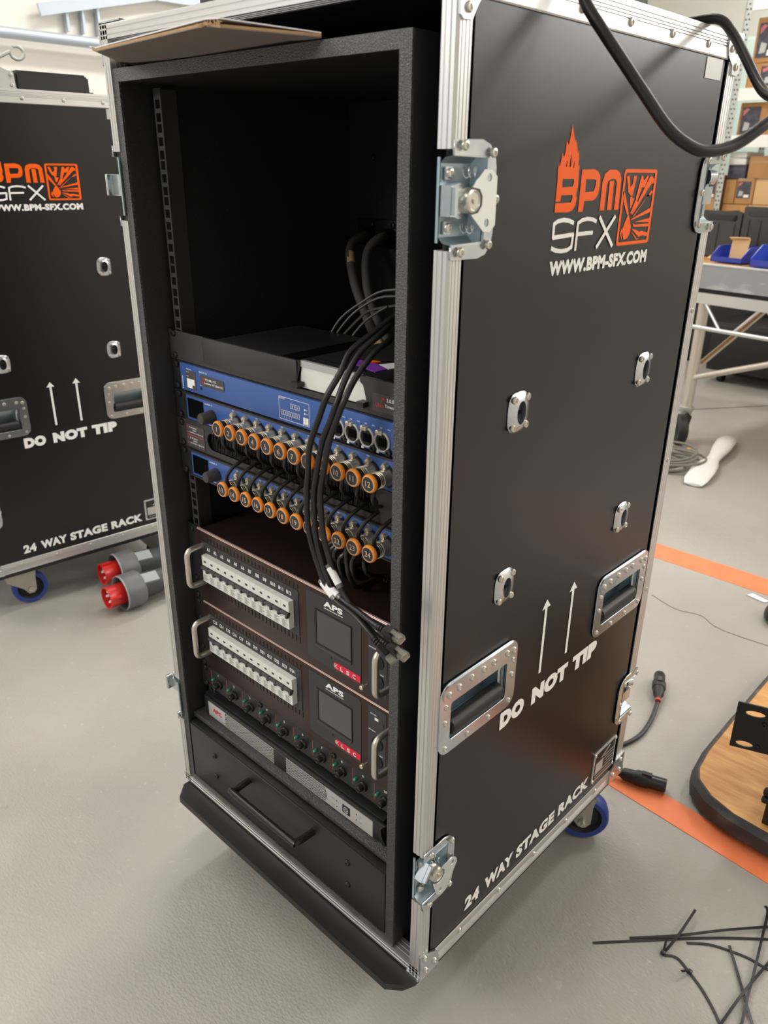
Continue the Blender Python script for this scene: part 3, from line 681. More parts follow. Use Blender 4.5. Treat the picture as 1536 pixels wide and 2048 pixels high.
# --- unit 1: blue network switch
u = unit('network_switch', 'blue network switch with four round data ports at its right end', 'switch', 1)
z1, z0 = ZT(1), ZT(2)+.0008
part('ear_panel', MB().box((EX0, YR, z0), (EX1, YR+.003, z1-.0006)), M['black'], u)
part('front_panel', MB().box((-.5155, YR-.0035, z0+.0018), (EX1-.015, YR+.001, z1-.002), .0006), M['blue'], u)
part('chassis', MB().box((-.515, YR+.003, z0+.001), (-.09, .30, z1-.001)), M['black'], u)
yp = YR-.0036
text([('Luminex', (-.5085, yp, .7475), (0, 0, .019), (-.0032, 0, 0)), ftext('GigaCore 16t', -.4672, .7768, .0032, yp), ftext('Power Status', -.4985, .7770, .0018, yp), ftext('Reset', -.4665, .7590, .0016, yp)], M['white'], u)
ds = part('side_label', MB().box((-.5005, yp-.0004, .7490), (-.4770, yp+.0005, .7755)), M['label'], u)
part('blank_patch', MB().prism([(-.4985, .7505), (-.4860, .7505), (-.4860, .7555), (-.4800, .7555), (-.4800, .7640), (-.4985, .7640)], XZ(yp), -.0008, 0), M['white'], ds)
text([ftext('GigaCore', -.4985, .7725, .0016, yp-.0005), ftext('10.0.0.1', -.4985, .7670, .0014, yp-.0005)], M['white'], ds)
lb = part('label_strip', MB().prism(rrect(-.4655, .7595, -.4095, .7745, .003, 3), XZ(yp), -.0006, .0004), M['label'], u)
text([ftext('IP:', -.4560, .7685, .0032, yp-.0008), ftext('Unit:', -.4640, .7630, .0034, yp-.0008)], M['redtxt'], lb)
text([ftext('192.168.4.115', -.4520, .7685, .0034, yp-.0008), ftext('Luminex 16T (Rack 01)', -.4540, .7628, .0038, yp-.0008, .043)], M['white'], lb)
part('reset_hole', MB().lathe([(.0022, 0), (.0022, .0004)], (-.4650, yp, .7545), (0, -1, 0), 10), M['matte'], u)
# port status field
x0, x1, za, zb = -.2925, -.2345, .7485, .7780
fr = MB()
for a, b in (((x0, za), (x1, za+.0005)), ((x0, zb-.0005), (x1, zb)), ((x0, za), (x0+.0005, zb)), ((x1-.0005, za), (x1, zb))): fr.box((a[0], yp-.0003, a[1]), (b[0], yp, b[1]))
for i in range(8):
    xx = x0+.004+i*.0046
    for a, b in (((xx, .7545), (xx+.0034, .7549)), ((xx, .7605), (xx+.0034, .7609)), ((xx, .7545), (xx+.0004, .7609)), ((xx+.003, .7545), (xx+.0034, .7609))): fr.box((a[0], yp-.0003, a[1]), (b[0], yp, b[1]))
    if i >= 4:
        for a, b in (((xx, .7655), (xx+.0034, .7659)), ((xx, .7715), (xx+.0034, .7719)), ((xx, .7655), (xx+.0004, .7719)), ((xx+.003, .7655), (xx+.0034, .7719))): fr.box((a[0], yp-.0003, a[1]), (b[0], yp, b[1]))
for i in range(2):
    xx = x1-.0115+i*.0052; fr.box((xx, yp-.0003, .7500), (xx+.0042, yp, .7590))
    fr.lathe([(.0013, 0), (.0013, .0003)], (x1-.0085, yp, .7640+i*.005), (0, -1, 0), 8)
part('port_status_print', fr, M['white'], u, kind='stuff')
text([ftext(s, x0+.005+i*.0046, .7510, .0016, yp) for i, s in enumerate('13579')] + [ftext('ACTIVITY', x0+.001, zb-.0028, .0020, yp-.0004), ftext('Link', x1-.006, .7634, .0014, yp), ftext('PoE', x1-.006, .7684, .0014, yp)], M['white'], u)
for i, x in enumerate((-.1829, -.1583, -.1342, -.1098)):
    z = .7592
    p = part('data_port', MB().lathe([(.0122, 0), (.0122, .002), (.0112, .0028), (.0100, .0024), (.0100, .0002)], (x, yp, z), (0, -1, 0), 24, cap=False), M['silver'], u)
    part('socket', MB().lathe([(.0101, 0), (0, 0)], (x, yp-.0006, z), (0, -1, 0), 20, cap=False).box((x-.0062, yp-.0022, z-.0070), (x+.0062, yp-.0006, z-.0058)), M['matte'], p)
    part('jack', MB().box((x-.0058, yp-.0016, z-.0050), (x+.0058, yp-.0007, z+.0042)), M['screen_k'], p)
    part('latch', MB().box((x-.0048, yp-.0052, z+.0085), (x+.0020, yp, z+.0132), .0006).lathe([(.0028, 0), (.0028, .006), (.0016, .007)], (x-.0042, yp, z+.0118), (0, -1, 0), 10), M['gold'], p)
    part('number_tag', MB().box((x-.0098, yp-.0003, z-.0150), (x-.0062, yp, z-.0112)), M['white'], p)
    piece('screw', SCREW, p, (x+.0098, yp, z-.0108))
    text([ftext('LINK', x-.0045, z+.0155, .0014, yp), ftext('SHLD', x+.0075, z+.0155, .0014, yp)], M['white'], p)
ear_screws(u, [1])

# --- units 2 and 4: blue data nodes, each with twelve sockets for the numbered connectors
XC = [-.3868 + .02597*i for i in range(12)]
YCAP = .0020
def node(k, label, zc):
    u = unit('data_node', label, 'data node', k)
    z1, z0 = ZT(k), ZT(k+1)+.0008
    plate('ear_panel', [[(EX0, z0), (EX1, z0), (EX1, z1-.0006), (EX0, z1-.0006)]], XZ(YR+.002), .004, M['black'], u)
    part('front_panel', MB().box((-.5075, YR-.0030, z0+.0028), (EX1-.014, YR+.0005, z1-.0032), .0005), M['blue'], u)
    rim = MB()
    for a, b in (((-.5125, z1-.0034), (EX1-.012, z1-.0008)), ((-.5125, z0), (EX1-.012, z0+.0024))): rim.box((a[0], YR-.0042, a[1]), (b[0], YR, b[1]), .0006)
    part('trim_lip', rim, M['black2'], u)
    part('chassis', MB().box((-.505, YR+.004, z0+.001), (-.09, .25, z1-.001)), M['black'], u)
    yp = YR-.0032
    part('display', MB().box((-.5030, yp-.0006, zc-.0135), (-.4650, yp+.0005, zc+.0150)), M['screen_k'], u)
    kb = part('rotary_knob', MB().lathe([(.0098, 0), (.0098, .004), (.0090, .006), (.0082, .019), (.0072, .0205), (0, .0205)], (-.4440, yp, zc-.0015), (0, -1, 0), 24), M['knob'], u, ang=30)
    text([ftext('LumiNode 12', -.4600, zc+.0135, .0024, yp), ftext('Enter', -.4520, zc-.0165, .0018, yp)], M['white'], u)
    tx = []
    for i, x in enumerate(XC):
        if i % 2 == 0: tx.append(ftext('DMX', x-.008, zc+.0170, .0013, yp))
        s = part('connector_socket', MB().lathe([(.0128, 0), (.0128, .0022), (.0118, .0034), (.0106, .0030), (.0106, .0004), (0, .0004)], (x, yp, zc), (0, -1, 0), 24, cap=False), M['black'], u)
        part('latch', MB().lathe([(.0032, 0), (.0032, .0045), (.0022, .0065), (0, .0065)], (x-.0030, yp, zc+.0142), (0, -1, 0), 10).box((x-.0045, yp-.0085, zc+.0105), (x+.0020, yp, zc+.0150), .0008), M['gold'], s)
    text(tx, M['white'], u)
    ear_screws(u, [k])
    return u
ZN1, ZN2 = .7192, .6310
node(2, 'blue data node with knob and display, upper one, holding connectors 1 to 12', ZN1)
node(4, 'blue data node with knob and display, lower one, holding connectors 13 to 24', ZN2)

# --- unit 3: cable pass-through panel
u = unit('brush_panel', 'black cable pass-through panel with a long slot, between the two data nodes', 'rack panel', 3)
z1, z0 = ZT(3), ZT(4)+.0008
plate('front_panel', [[(EX0, z0), (EX1, z0), (EX1, z1-.0006), (EX0, z1-.0006)], rrect(-.4660, .6625, -.1180, .6890, .0125, 6)], XZ(YR+.001), .003, M['black2'], u)
br = MB()
for i in range(230):
    x = -.463+i*.0015
    br.bar((x, YR+.006, .6900), (x+random.uniform(-.001, .001), YR+random.uniform(.0045, .009), .6755), .0011, .0008, (0, 1, 0))
    br.bar((x, YR+.006, .6615), (x+random.uniform(-.001, .001), YR+random.uniform(.0045, .009), .6760), .0011, .0008, (0, 1, 0))
part('brush', br, M['matte'], u, kind='stuff')
lb = part('label_plate', MB().prism(rrect(-.5165, .6578, -.4715, .6922, .003, 3), XZ(YR), -.0012, 0), M['label'], u)
yl = YR-.0014
text([ftext('IP: 192.168.4.21', -.5080, .6870, .0022, yl), ftext('2.0.0.21', -.5000, .6832, .0022, yl), ftext('LumiNode 12 (Rack A)', -.5080, .6790, .0024, yl, .034), ftext('IP: 192.168.4.22', -.5080, .6705, .0022, yl), ftext('2.0.0.22', -.5000, .6667, .0022, yl), ftext('LumiNode 12 (Rack B)', -.5080, .6625, .0024, yl, .034)], M['white'], lb)
text([ftext('IP', -.5135, .6870, .0022, yl), ftext('Unit', -.5150, .6790, .0022, yl), ftext('IP', -.5135, .6705, .0022, yl), ftext('Unit', -.5150, .6625, .0022, yl)], M['redtxt'], lb)
part('divider', MB().box((-.5145, yl, .6752), (-.4735, yl+.001, .6760)), M['redtxt'], lb)
ear_screws(u, [3])

# --- 24 numbered right-angle connectors with their cables
def ax(x, z): return (x, 0, z)
CN = dict(
  shell=MB().lathe([(.0110, 0), (.0106, -.0045), (.0100, -.0060), (.0098, -.0135), (.0092, -.0140)], (0, YR-.0045, 0), (0, 1, 0), 24).mesh('shell', M['shell']),
  sleeve=MB().lathe([(.0091, 0), (.0091, -.0085), (.0088, -.0150), (.0080, -.0152)], (0, YR-.0180, 0), (0, 1, 0), 20).mesh('sleeve', M['plastic']),
  clamp=MB().lathe([(.0090, -.0006), (.0097, -.0003), (.0097, .0003), (.0090, .0006)], (0, 0, 0), (0, 1, 0), 20, cap=False).mesh('clamp_ring', M['gold']),
  ring=MB().lathe([(.0090, .0052), (.0106, .0048), (.0110, .0030), (.0108, .0012), (.0100, 0), (.0088, -.0002), (.0086, .0008)], (0, YCAP-.001, 0), (0, 1, 0), 28, cap=False).mesh('colour_ring', M['ring']),
  rim=MB().lathe([(.0092, .0004), (.0092, -.0006), (.0087, -.0006), (.0087, .0004)], (0, YCAP-.001, 0), (0, 1, 0), 28, cap=False).mesh('pale_rim', M['num']),  # added pale ring, paints in the highlight on the orange ring's edge
  cap=MB().lathe([(.0088, .004), (.0088, .0002), (0, .0002)], (0, YCAP-.001, 0), (0, 1, 0), 24, cap=False).mesh('cap', M['label']))
CN['cap'].materials[0] = M['black2']
cab_up = MB().tube([(0, .012, .006), (0, .0115, .0125), (.002, .012, .020), (.005, .020, .0300), (.008, .036, .0375), (.010, .055, .041)], .0026, 8, 4).mesh('cable', M['cable'])
cab_dn = MB().tube([(0, .012, -.006), (-.001, .0115, -.0140), (-.004, .013, -.024), (-.010, .024, -.036), (-.014, .040, -.0430), (-.016, .058, -.045)], .0026, 8, 4).mesh('cable', M['cable'])
for i in range(24):
    row = i//12; x = XC[i % 12]; z = (ZN1, ZN2)[row]
    c = thing('cable_connector', 'orange-ringed black and silver connector marked %d, %s from the left in the %s row' % (i+1, ORD[i % 12], ('upper', 'lower')[row]), 'connector', (x, 0, z), 'numbered connectors in the data nodes')
    put('shell', CN['shell'], c); put('sleeve', CN['sleeve'], c); put('colour_ring', CN['ring'], c)
    for y in (.0185, .0162, .0139): put('clamp_ring', CN['clamp'], c, (0, y, 0))
    put('cable', cab_up if row else cab_dn, c)
    cp = put('cap', CN['cap'], c); put('pale_rim', CN['rim'], cp)
    s = str(i+1); h = .0068; wd = h*text_mesh(s, .0)[2]; wd = min(wd, .0098)
    text([(s, (x-wd/2, YCAP-.0011, z-h/2), (wd, 0, 0), (0, 0, h))], M['num'], cp, 'number', bold=.0)
# slack loops of connector cable hanging under the lower row
for i, p in enumerate(([(-.185,.03,.622),(-.192,.030,.607),(-.196,.025,.600),(-.195,.030,.581),(-.207,.050,.555),(-.21,.09,.54)], [(-.178,.03,.622),(-.185,.030,.606),(-.191,.025,.596),(-.193,.030,.579),(-.202,.050,.552),(-.2,.09,.54)], [(-.17,.03,.62),(-.178,.030,.606),(-.183,.025,.599),(-.189,.030,.584),(-.205,.050,.561),(-.2,.1,.545)], [(-.162,.03,.62),(-.169,.030,.600),(-.175,.025,.590),(-.179,.030,.573),(-.190,.050,.549),(-.19,.09,.54)], [(-.166,.03,.622),(-.166,.030,.605),(-.162,.025,.595),(-.164,.030,.572),(-.178,.050,.547),(-.188,.070,.526),(-.19,.11,.522)], [(-.149,.03,.618),(-.151,.030,.603),(-.152,.025,.593),(-.156,.030,.577),(-.170,.050,.555),(-.18,.08,.54)], [(-.136,.03,.618),(-.135,.030,.603),(-.131,.025,.599),(-.133,.030,.588),(-.146,.050,.569),(-.16,.09,.545)])):
    solo('slack_cable', MB().tube(p, .0030, 8, 4), M['cable'], 'black cable loop in the dark gap below connectors 21 to 24, %s from the left' % ORD[i], 'cable', p[0], 'slack loops under the lower connectors')
cs = [(-.185+.0012*a*.6, .12+.004*math.cos(a), .523+.004*math.sin(a)-.0006*a) for a in [k*PI/4 for k in range(48)]]
solo('coiled_lead', MB().tube(cs, .0009, 6, 1), M['cable_g'], 'small coiled black lead lying deep in the dark gap below connector 24', 'cable', cs[0])

# --- two brown power distribution units with breakers, screen and handles
bp_ = [(.0374, -.0225), (.0275, -.0225), (.0275, -.0045), (.0310, -.0015), (.0310, .0035), (.0275, .0060), (.0275, .0225), (.0374, .0225)]
MCB = MB().prism(bp_, lambda u, v, h: (h, u, v), -.0086, .0086).mesh('circuit_breaker', M['mcb'])
TOG = MB().box((-.0082, .0240, .0002), (.0082, .0312, .0046), .0006).box((.0038, .0238, -.0042), (.0078, .0300, .0006), .0005).mesh('toggle', M['grey_p'])
WIN = MB().prism(rrect(-.0032, .0120, .0026, .0152, .0012, 2), lambda u, v, h: (u, .0278+h, v), -.0005, 0).mesh('indicator_window', M['panel_d'])
BLU = MB().box((-.0040, .0276, .0092), (.0005, .0279, .0100)).box((.0012, .0276, .0092), (.0036, .0279, .0098)).mesh('blue_print', mat('pale_blue_print', (150, 196, 214), .6))
PRT = MB()
for q in range(6):
    zz = -.0105-q*.0019
    PRT.box((-.0066, .02685, zz), (-.0066+(.011, .006, .009, .012, .007, .010)[q], .0272, zz+.0006))
PRT = PRT.mesh('rating_print', mat('grey_print', (158, 156, 148), .6))
TAB = MB().box((-.0062, .0268, -.0072), (.0022, .0280, -.0046)).mesh('label_tab', M['white_p'])
def handle(t, x, za, zb, yo=.0040):
    p = part('handle', MB().tube([(x, YR, za), (x, yo+.014, za), (x, yo+.005, za-.0015), (x, yo+.0008, za-.007), (x, yo, za-.016), (x, yo, zb+.016), (x, yo+.0008, zb+.007), (x, yo+.005, zb+.0015), (x, yo+.014, zb), (x, YR, zb)], .0045, 14, 5), M['satin'], t)
    part('grip_wire', MB().cyl((x, YR, za), (x, YR-.001, za), .0065, 12).cyl((x, YR, zb), (x, YR-.001, zb), .0065, 12), M['brown'], p).name = 'handle_foot'
def distro(k, label, labs, lo):
    u = unit('power_distribution_unit', label, 'power unit', k, 3)
    z1 = ZT(k)+.0005; z0 = ZT(k+3)+.0012
    part('front_plate', MB().box((EX0+.028, YR-.0030, z0), (EX1, YR+.001, z1), .0008), M['brown'], u)
    part('ear_panel', MB().box((EX0, YR-.001, z0), (EX0+.030, YR+.002, z1)), M['black'], u)
    part('top_bevel', MB().prism([(YR-.0035, z1-.0016), (YR-.0022, z1+.0006), (YR+.0006, z1+.0006), (YR+.0006, z1-.0016)], lambda v, w, h: (h, v, w), EX0+.029, EX1), M['brown_e'], u)
    part('chassis', MB().box((EX0+.03, YR+.001, z0+.002), (EX1-.014, .36, z1-.003)), M['brown'], u)
    yp = YR-.0032
    o = (ZT(k) - .5217)                              # everything below is placed for the upper unit
    part('breaker_surround', MB().prism(rrect(-.5000, .4290+o, -.2690, .5035+o, .002, 2), XZ(yp), -.0006, .0002), M['panel_d'], u)
    sl = MB()
    for i in range(26):
        x = -.4850+i*.00855; sl.box((x, yp-.0003, .5055+o), (x+.0017, yp+.0005, .5125+o))
        x = -.4830+i*.00855; sl.prism([(x, .4180+o), (x+.0013, .4180+o), (x+.0013, .4275+o), (x, .4275+o)], XZ(yp), -.0003, .0005)
    part('vent_slots', sl, M['matte'], u, kind='stuff')
    tx = []; dv = MB()
    for i, s in enumerate(labs):
        x = -.4808+i*.01748
        b = put('circuit_breaker', MCB, u, Vector((x, yp-YR, .4620+o)) - base_of(u)); BASE[b.name] = base_of(u)
        put('toggle', TOG, b); put('indicator_window', WIN, b); put('blue_print', BLU, b); put('rating_print', PRT, b); put('label_tab', TAB, b)
        tx.append((s, (x-.0052, yp-.0008, .4905+o), (.0104 if len(s) > 2 else .0078, 0, 0), (0, 0, .0060)))
        if i: dv.box((x-.0090, yp-.0009, .4880+o), (x-.0086, yp, .4985+o))
    text(tx, M['white'], u, bold=.03)
    part('label_dividers', dv, M['label'], u, kind='stuff')
    # display field
    f = part('display_surround', MB().prism(rrect(-.2520, .4060+o, -.1455, .5140+o, .004, 3), XZ(yp), -.0004, .0002), M['panel_d'], u)
    part('screen', MB().prism([(-.2320, .4362+o), (-.1640, .4362+o), (-.1640, .4890+o), (-.2320, .4890+o)], XZ(yp), -.0008, -.0003), M['screen'], f)
    fr = MB()
    for a, b in (((-.2350, .4322+o), (-.1625, .4362+o)), ((-.2350, .4890+o), (-.1625, .4905+o)), ((-.2350, .4362+o), (-.2320, .4890+o)), ((-.1640, .4362+o), (-.1625, .4890+o))): fr.box((a[0], yp-.0016, a[1]), (b[0], yp-.0003, b[1]))
    part('screen_frame', fr, M['black'], f)
    part('lower_lip', MB().prism([(yp-.0028, .4310+o), (yp-.0005, .4355+o), (yp-.0003, .4310+o)], lambda v, w, h: (h, v, w), -.2345, -.1635), M['black2'], f)
    text([('APS', (-.2160, yp-.0006, .5015+o), (.0370, 0, 0), (0, 0, .0090)), ('ADVANCED POWER SYSTEM', (-.2155, yp-.0006, .4980+o), (.0365, 0, 0), (0, 0, .0016))], M['white'], f, bold=.05)
    part('sensor_hole', MB().lathe([(.0016, 0), (.0016, .0003)], (-.2030, yp-.0005, .4235+o), (0, -1, 0), 10), M['matte'], f)
    bd = part('badge', MB().prism([(-.1465, .4100+o), (-.1465, .4205+o), (-.1930, .4205+o), (-.1965, .4195+o), (-.1985, .4165+o), (-.1985, .4140+o), (-.1965, .4110+o), (-.1930, .4100+o)], XZ(yp), -.0008, .0002), M['red'], u)
    text([('L', (-.1840, yp-.001, .4120+o), (.0050, 0, 0), (0, 0, .0066)), ('S', (-.1725, yp-.001, .4120+o), (.0056, 0, 0), (0, 0, .0066)), ('C', (-.1605, yp-.001, .4120+o), (.0060, 0, 0), (0, 0, .0066))], M['white'], bd, bold=.02)
    sy = MB()
    for ln_ in ([(-.1955, .4185), (-.1968, .4165), (-.1968, .4140), (-.1955, .4120)], [(-.1905, .4188), (-.1940, .4153), (-.1905, .4118)], [(-.1955, .4185), (-.1940, .4153), (-.1955, .4120)]):
        for qd in poly_tube2d(ln_, .0008): sy.face([(a, yp-.0011, b+o) for a, b in qd])
    part('badge_symbol', sy, M['white'], bd, kind='stuff')
    # connector strip at the right end
    s = part('connector_strip', MB().prism(rrect(-.1315, .4080+o, -.0985, .5160+o, .003, 3), XZ(yp), -.0004, .0002), M['panel_d'], u)
    part('white_tab', MB().box((-.1195, yp-.0006, .4965+o), (-.1125, yp-.0002, .5005+o)), M['white'], s)
    part('card_slot', MB().box((-.1040, yp-.0006, .4720+o), (-.1020, yp-.0002, .4985+o)), M['matte'], s)
    text([ftext('SD CARD', -.1270, .5040+o, .0020, yp-.0006), ftext('DMX/RDM', -.1300, .4765+o, .0020, yp-.0006), ftext('LINK', -.1095, .4410+o, .0022, yp-.0006)], M['white'], s)
    for xx, zz in ((-.1140, .4590), (-.1140, .4290)):
        part('round_socket', MB().lathe([(.0105, 0), (.0105, .0010), (.0095, .0014), (.0088, .0010), (.0088, .0002), (0, .0002)], (xx, yp-.0004, zz+o), (0, -1, 0), 20, cap=False), M['matte'], s)
    part('thumb_screw', MB().lathe([(.0012, 0), (.0012, .008), (.0034, .0082), (.0034, .0125), (.0028, .013), (0, .013)], (-.1335, yp, .4150+o), (0, -1, 0), 12), M['gold'], u)
    handle(u, -.4985, .4955+o, .4310+o); handle(u, -.0905, .4955+o, .4310+o)
    ear_screws(u, lo)
distro(7, 'upper brown power unit with a row of white breakers A1 to B12', ['A1', 'A2', 'A3', 'A4', 'A5', 'A6', 'B7', 'B8', 'B9', 'B10', 'B11', 'B12'], [7, 9])
distro(10, 'lower brown power unit with a row of white breakers C13 to D24', ['C13', 'C14', 'C15', 'C16', 'C17', 'C18', 'D19', 'D20', 'D21', 'D22', 'D23', 'D24'], [10, 12])

# --- unit 13: fused strip with green lamps and numbered fuse holders
u = unit('fuse_panel', 'black one-unit panel with ten green lamps and numbered round fuse holders', 'fuse panel', 13)
z1, z0 = ZT(13), ZT(14)+.0008
part('front_panel', MB().box((EX0, YR-.0005, z0), (EX1, YR+.0025, z1-.0016)), M['black'], u)
part('chassis', MB().box((EX0+.022, YR+.0025, z0+.002), (EX1-.022, .16, z1-.003)), M['black'], u)
tx = []; yp = YR-.0006
for i in range(10):
    x = -.4900+i*.04325
    part('red_divider', MB().box((x-.0215, yp-.0004, .2225), (x-.0207, yp+.0004, .2515)), M['redline'], u)
    part('green_lamp', MB().lathe([(.0030, 0), (.0030, .002), (.0026, .0045), (.0014, .0062), (0, .0066)], (x-.0135, yp, .2375), (0, -1, 0), 12), M['green'], u)
    fh = part('fuse_holder', MB().lathe([(.0085, 0), (.0085, .0015), (.0075, .0035), (.0072, .0040)], (x, yp, .2320), (0, -1, 0), 16), M['plastic'], u)
    part('fuse_cap', MB().lathe([(.0052, .0035), (.0050, .0110), (.0042, .0120), (0, .0120)], (x, yp, .2320), (0, -1, 0), 12).box((x-.0036, yp-.0130, .2314), (x+.0036, yp-.0118, .2326)), M['plastic'], fh)
    tx.append(ftext(str(i+1), x-.0015, .2475, .0042, yp-.0001))
text(tx, M['white'], u, 'number')
for x in (-.385, -.213): piece('screw', SCREW, u, (x+.008, yp, .2500)); piece('screw', SCREW, u, (x+.012, yp, .2190))
ear_screws(u, [13])

# --- uninterruptible supply lying on the ledge
u = thing('backup_power_supply', 'black backup power supply with a silver perforated front, on the ledge above the drawer', 'power supply', (-.31, .18, .1605))
YU = .0275
part('casing', MB().box((-.5285, YU+.004, .1607), (-.0985, .36, .2010), .001), M['black'], u)
part('bezel', MB().box((-.5250, YU-.001, .1612), (-.1030, YU+.006, .1990), .0015), M['black'], u)
part('bezel_ear', MB().prism([(-.1035, .1990), (-.0900, .1990), (-.0960, .1930), (-.1000, .1860), (-.0990, .1760), (-.0940, .1680), (-.0900, .1625), (-.1035, .1625)], XZ(YU+.001), -.0015, .0015), M['black'], u)
YF = YU-.0012
part('silver_field', MB().box((-.5125, YF-.001, .1640), (-.4640, YF+.001, .1925), .0004), M['silver'], u)
part('silver_field', MB().prism([(-.1140, .1640), (-.1140, .1925), (-.2135, .1925), (-.2110, .1860), (-.2100, .1780), (-.2115, .1700), (-.2140, .1640)], XZ(YF), -.001, .001), M['silver'], u)
part('backing', MB().box((-.4640, YF+.0002, .1640), (-.2100, YF+.001, .1925)), M['matte'], u)
gr = MB(); gx0, gx1, gz0, gz1 = -.4640, -.2110, .1640, .1925
p_ = .0054; hh = p_*.866
nz = int((gz1-gz0)/hh)
for k in range(nz+1): gr.box((gx0, YF-.0008, gz0+k*hh-.0004), (gx1, YF, gz0+k*hh+.0004))
nrow = int((gx1-gx0)/p_)
for k in range(nz):
    for i in range(nrow+1):
        xa = gx0+i*p_+(k % 2)*p_/2; za, zb = gz0+k*hh, gz0+(k+1)*hh
        for dx in (-p_/2, p_/2):
            if gx0 < xa+dx < gx1 and xa < gx1: gr.bar((xa, YF-.0004, za), (xa+dx, YF-.0004, zb), .0009, .0008, (0, 1, 0))
part('grille', gr, M['silver'], u, kind='stuff')
gd = part('screen', MB().box((-.3345, YF-.0014, .1640), (-.3050, YF, .1925), .0004), M['black'], u)
text([('LINE-INTERACTIVE', (-.3320, YF-.0015, .1850), (.023, 0, 0), (0, 0, .0012)), ('ON LINE', (-.3300, YF-.0015, .1800), (.010, 0, 0), (0, 0, .0014)), ('BATTERY', (-.3300, YF-.0015, .1760), (.011, 0, 0), (0, 0, .0014))], M['label'], gd)
text([('APC', (-.4990, YF-.0011, .1775), (.0250, 0, 0), (0, 0, .0085))], M['red'], u, bold=.03)
bt = part('power_button', MB().box((-.1760, YF-.0018, .1705), (-.1600, YF, .1860), .0012), M['black'], u)
part('button_ring', MB().lathe([(.0052, 0), (.0052, .0005), (.0042, .0005), (.0042, 0)], (-.1680, YF-.0018, .1782), (0, -1, 0), 16, cap=False).lathe([(.0028, 0), (.0028, .0004), (.0020, .0004), (.0020, 0)], (-.1680, YF-.0018, .1782), (0, -1, 0), 12, cap=False), M['silver'], bt)
ld = MB()
for x, z in ((-.188, .183), (-.188, .172), (-.147, .184), (-.147, .174)): ld.lathe([(.0010, 0), (.0010, .0004)], (x, YF-.001, z), (0, -1, 0), 8)
part('indicator_dots', ld, M['matte'], u, kind='stuff')
text([('OVERLOAD', (-.2000, YF-.0011, .1825), (.008, 0, 0), (0, 0, .0014)), ('FAULT', (-.1985, YF-.0011, .1715), (.006, 0, 0), (0, 0, .0014)), ('AVR', (-.1410, YF-.0011, .1835), (.005, 0, 0), (0, 0, .0014)), ('TEST', (-.1410, YF-.0011, .1735), (.006, 0, 0), (0, 0, .0014))], M['cunder'], u)

# --- drawer at the bottom
u = thing('storage_drawer_unit', 'black drawer with a long bent wire handle at the bottom of the rack', 'drawer', (-.304, .2, .0290))
part('drawer_front', MB().box((-.5405, .0020, .0300), (-.0668, .0200, .1440), .0015), M['black'], u)
part('drawer_lip', MB().box((-.5405, .0045, .1440), (-.0668, .0400, .1462), .0006), M['black'], u)
part('drawer_box', MB().box((-.5300, .0200, .0295), (-.0750, .3800, .1300)), M['black'], u)
part('drawer_handle', MB().tube([(-.3735, .0025, .1190), (-.3735, -.010, .1185), (-.3735, -.024, .117), (-.3700, -.0315, .119), (-.3630, -.0340, .1200), (-.2300, -.0340, .1200), (-.2220, -.0320, .1195), (-.2180, -.025, .119), (-.2175, -.010, .1185), (-.2175, .0025, .1180)], .0055, 12, 5), M['plastic'], u)
for x, z in ((-.470, .112), (-.470, .068), (-.142, .112), (-.142, .068)): piece('screw', SCREW, u, (x, .0020, z))

# ------------------------------------------------------------------ loose cables at the front of the rack
C1 = [(-.118,.13,.905),(-.129,.080,.895),(-.137,.040,.875),(-.142,.015,.860),(-.138,-.005,.840),(-.143,-.020,.817),(-.152,-.025,.790),(-.163,-.030,.756),(-.165,-.032,.721),(-.167,-.033,.698),(-.164,-.034,.652),(-.144,-.036,.609),(-.128,-.038,.589),(-.110,-.040,.580),(-.081,-.042,.576),(-.062,-.044,.570),(-.045,-.0445,.561)]
C2_ = [(-.115,.14,.898),(-.133,.090,.891),(-.127,.050,.878),(-.132,.022,.861),(-.130,-.002,.839),(-.130,-.018,.812),(-.136,-.022,.791),(-.146,-.026,.765),(-.153,-.030,.724),(-.158,-.030,.699),(-.155,-.032,.655),(-.144,-.034,.623),(-.123,-.036,.590),(-.106,-.036,.584),(-.087,-.037,.581),(-.062,-.040,.579),(-.042,-.040,.576)]
C3_ = [(-.112,.15,.893),(-.137,.100,.885),(-.120,.055,.871),(-.120,.030,.860),(-.121,.002,.837),(-.120,-.016,.816),(-.128,-.020,.794),(-.137,-.024,.766),(-.145,-.027,.725),(-.149,-.028,.701),(-.144,-.030,.657),(-.132,-.032,.627),(-.121,-.034,.608),(-.105,-.034,.590),(-.078,-.036,.572),(-.050,-.040,.563),(-.034,-.041,.560)]
HEADS = [((-.045,-.0445,.561), (.030,-.002,-.012), .25), ((-.042,-.040,.576), (.035,-.002,.000), -.25), ((-.034,-.041,.560), (.033,-.002,-.002), -.2)]
NAMES = ['black network cable with plug hanging lowest, its clip turned downwards, in front of the rack', 'black network cable ending in the topmost of three clear plugs by the rack edge', 'black network cable whose clear plug reaches furthest right, to the aluminium edge']
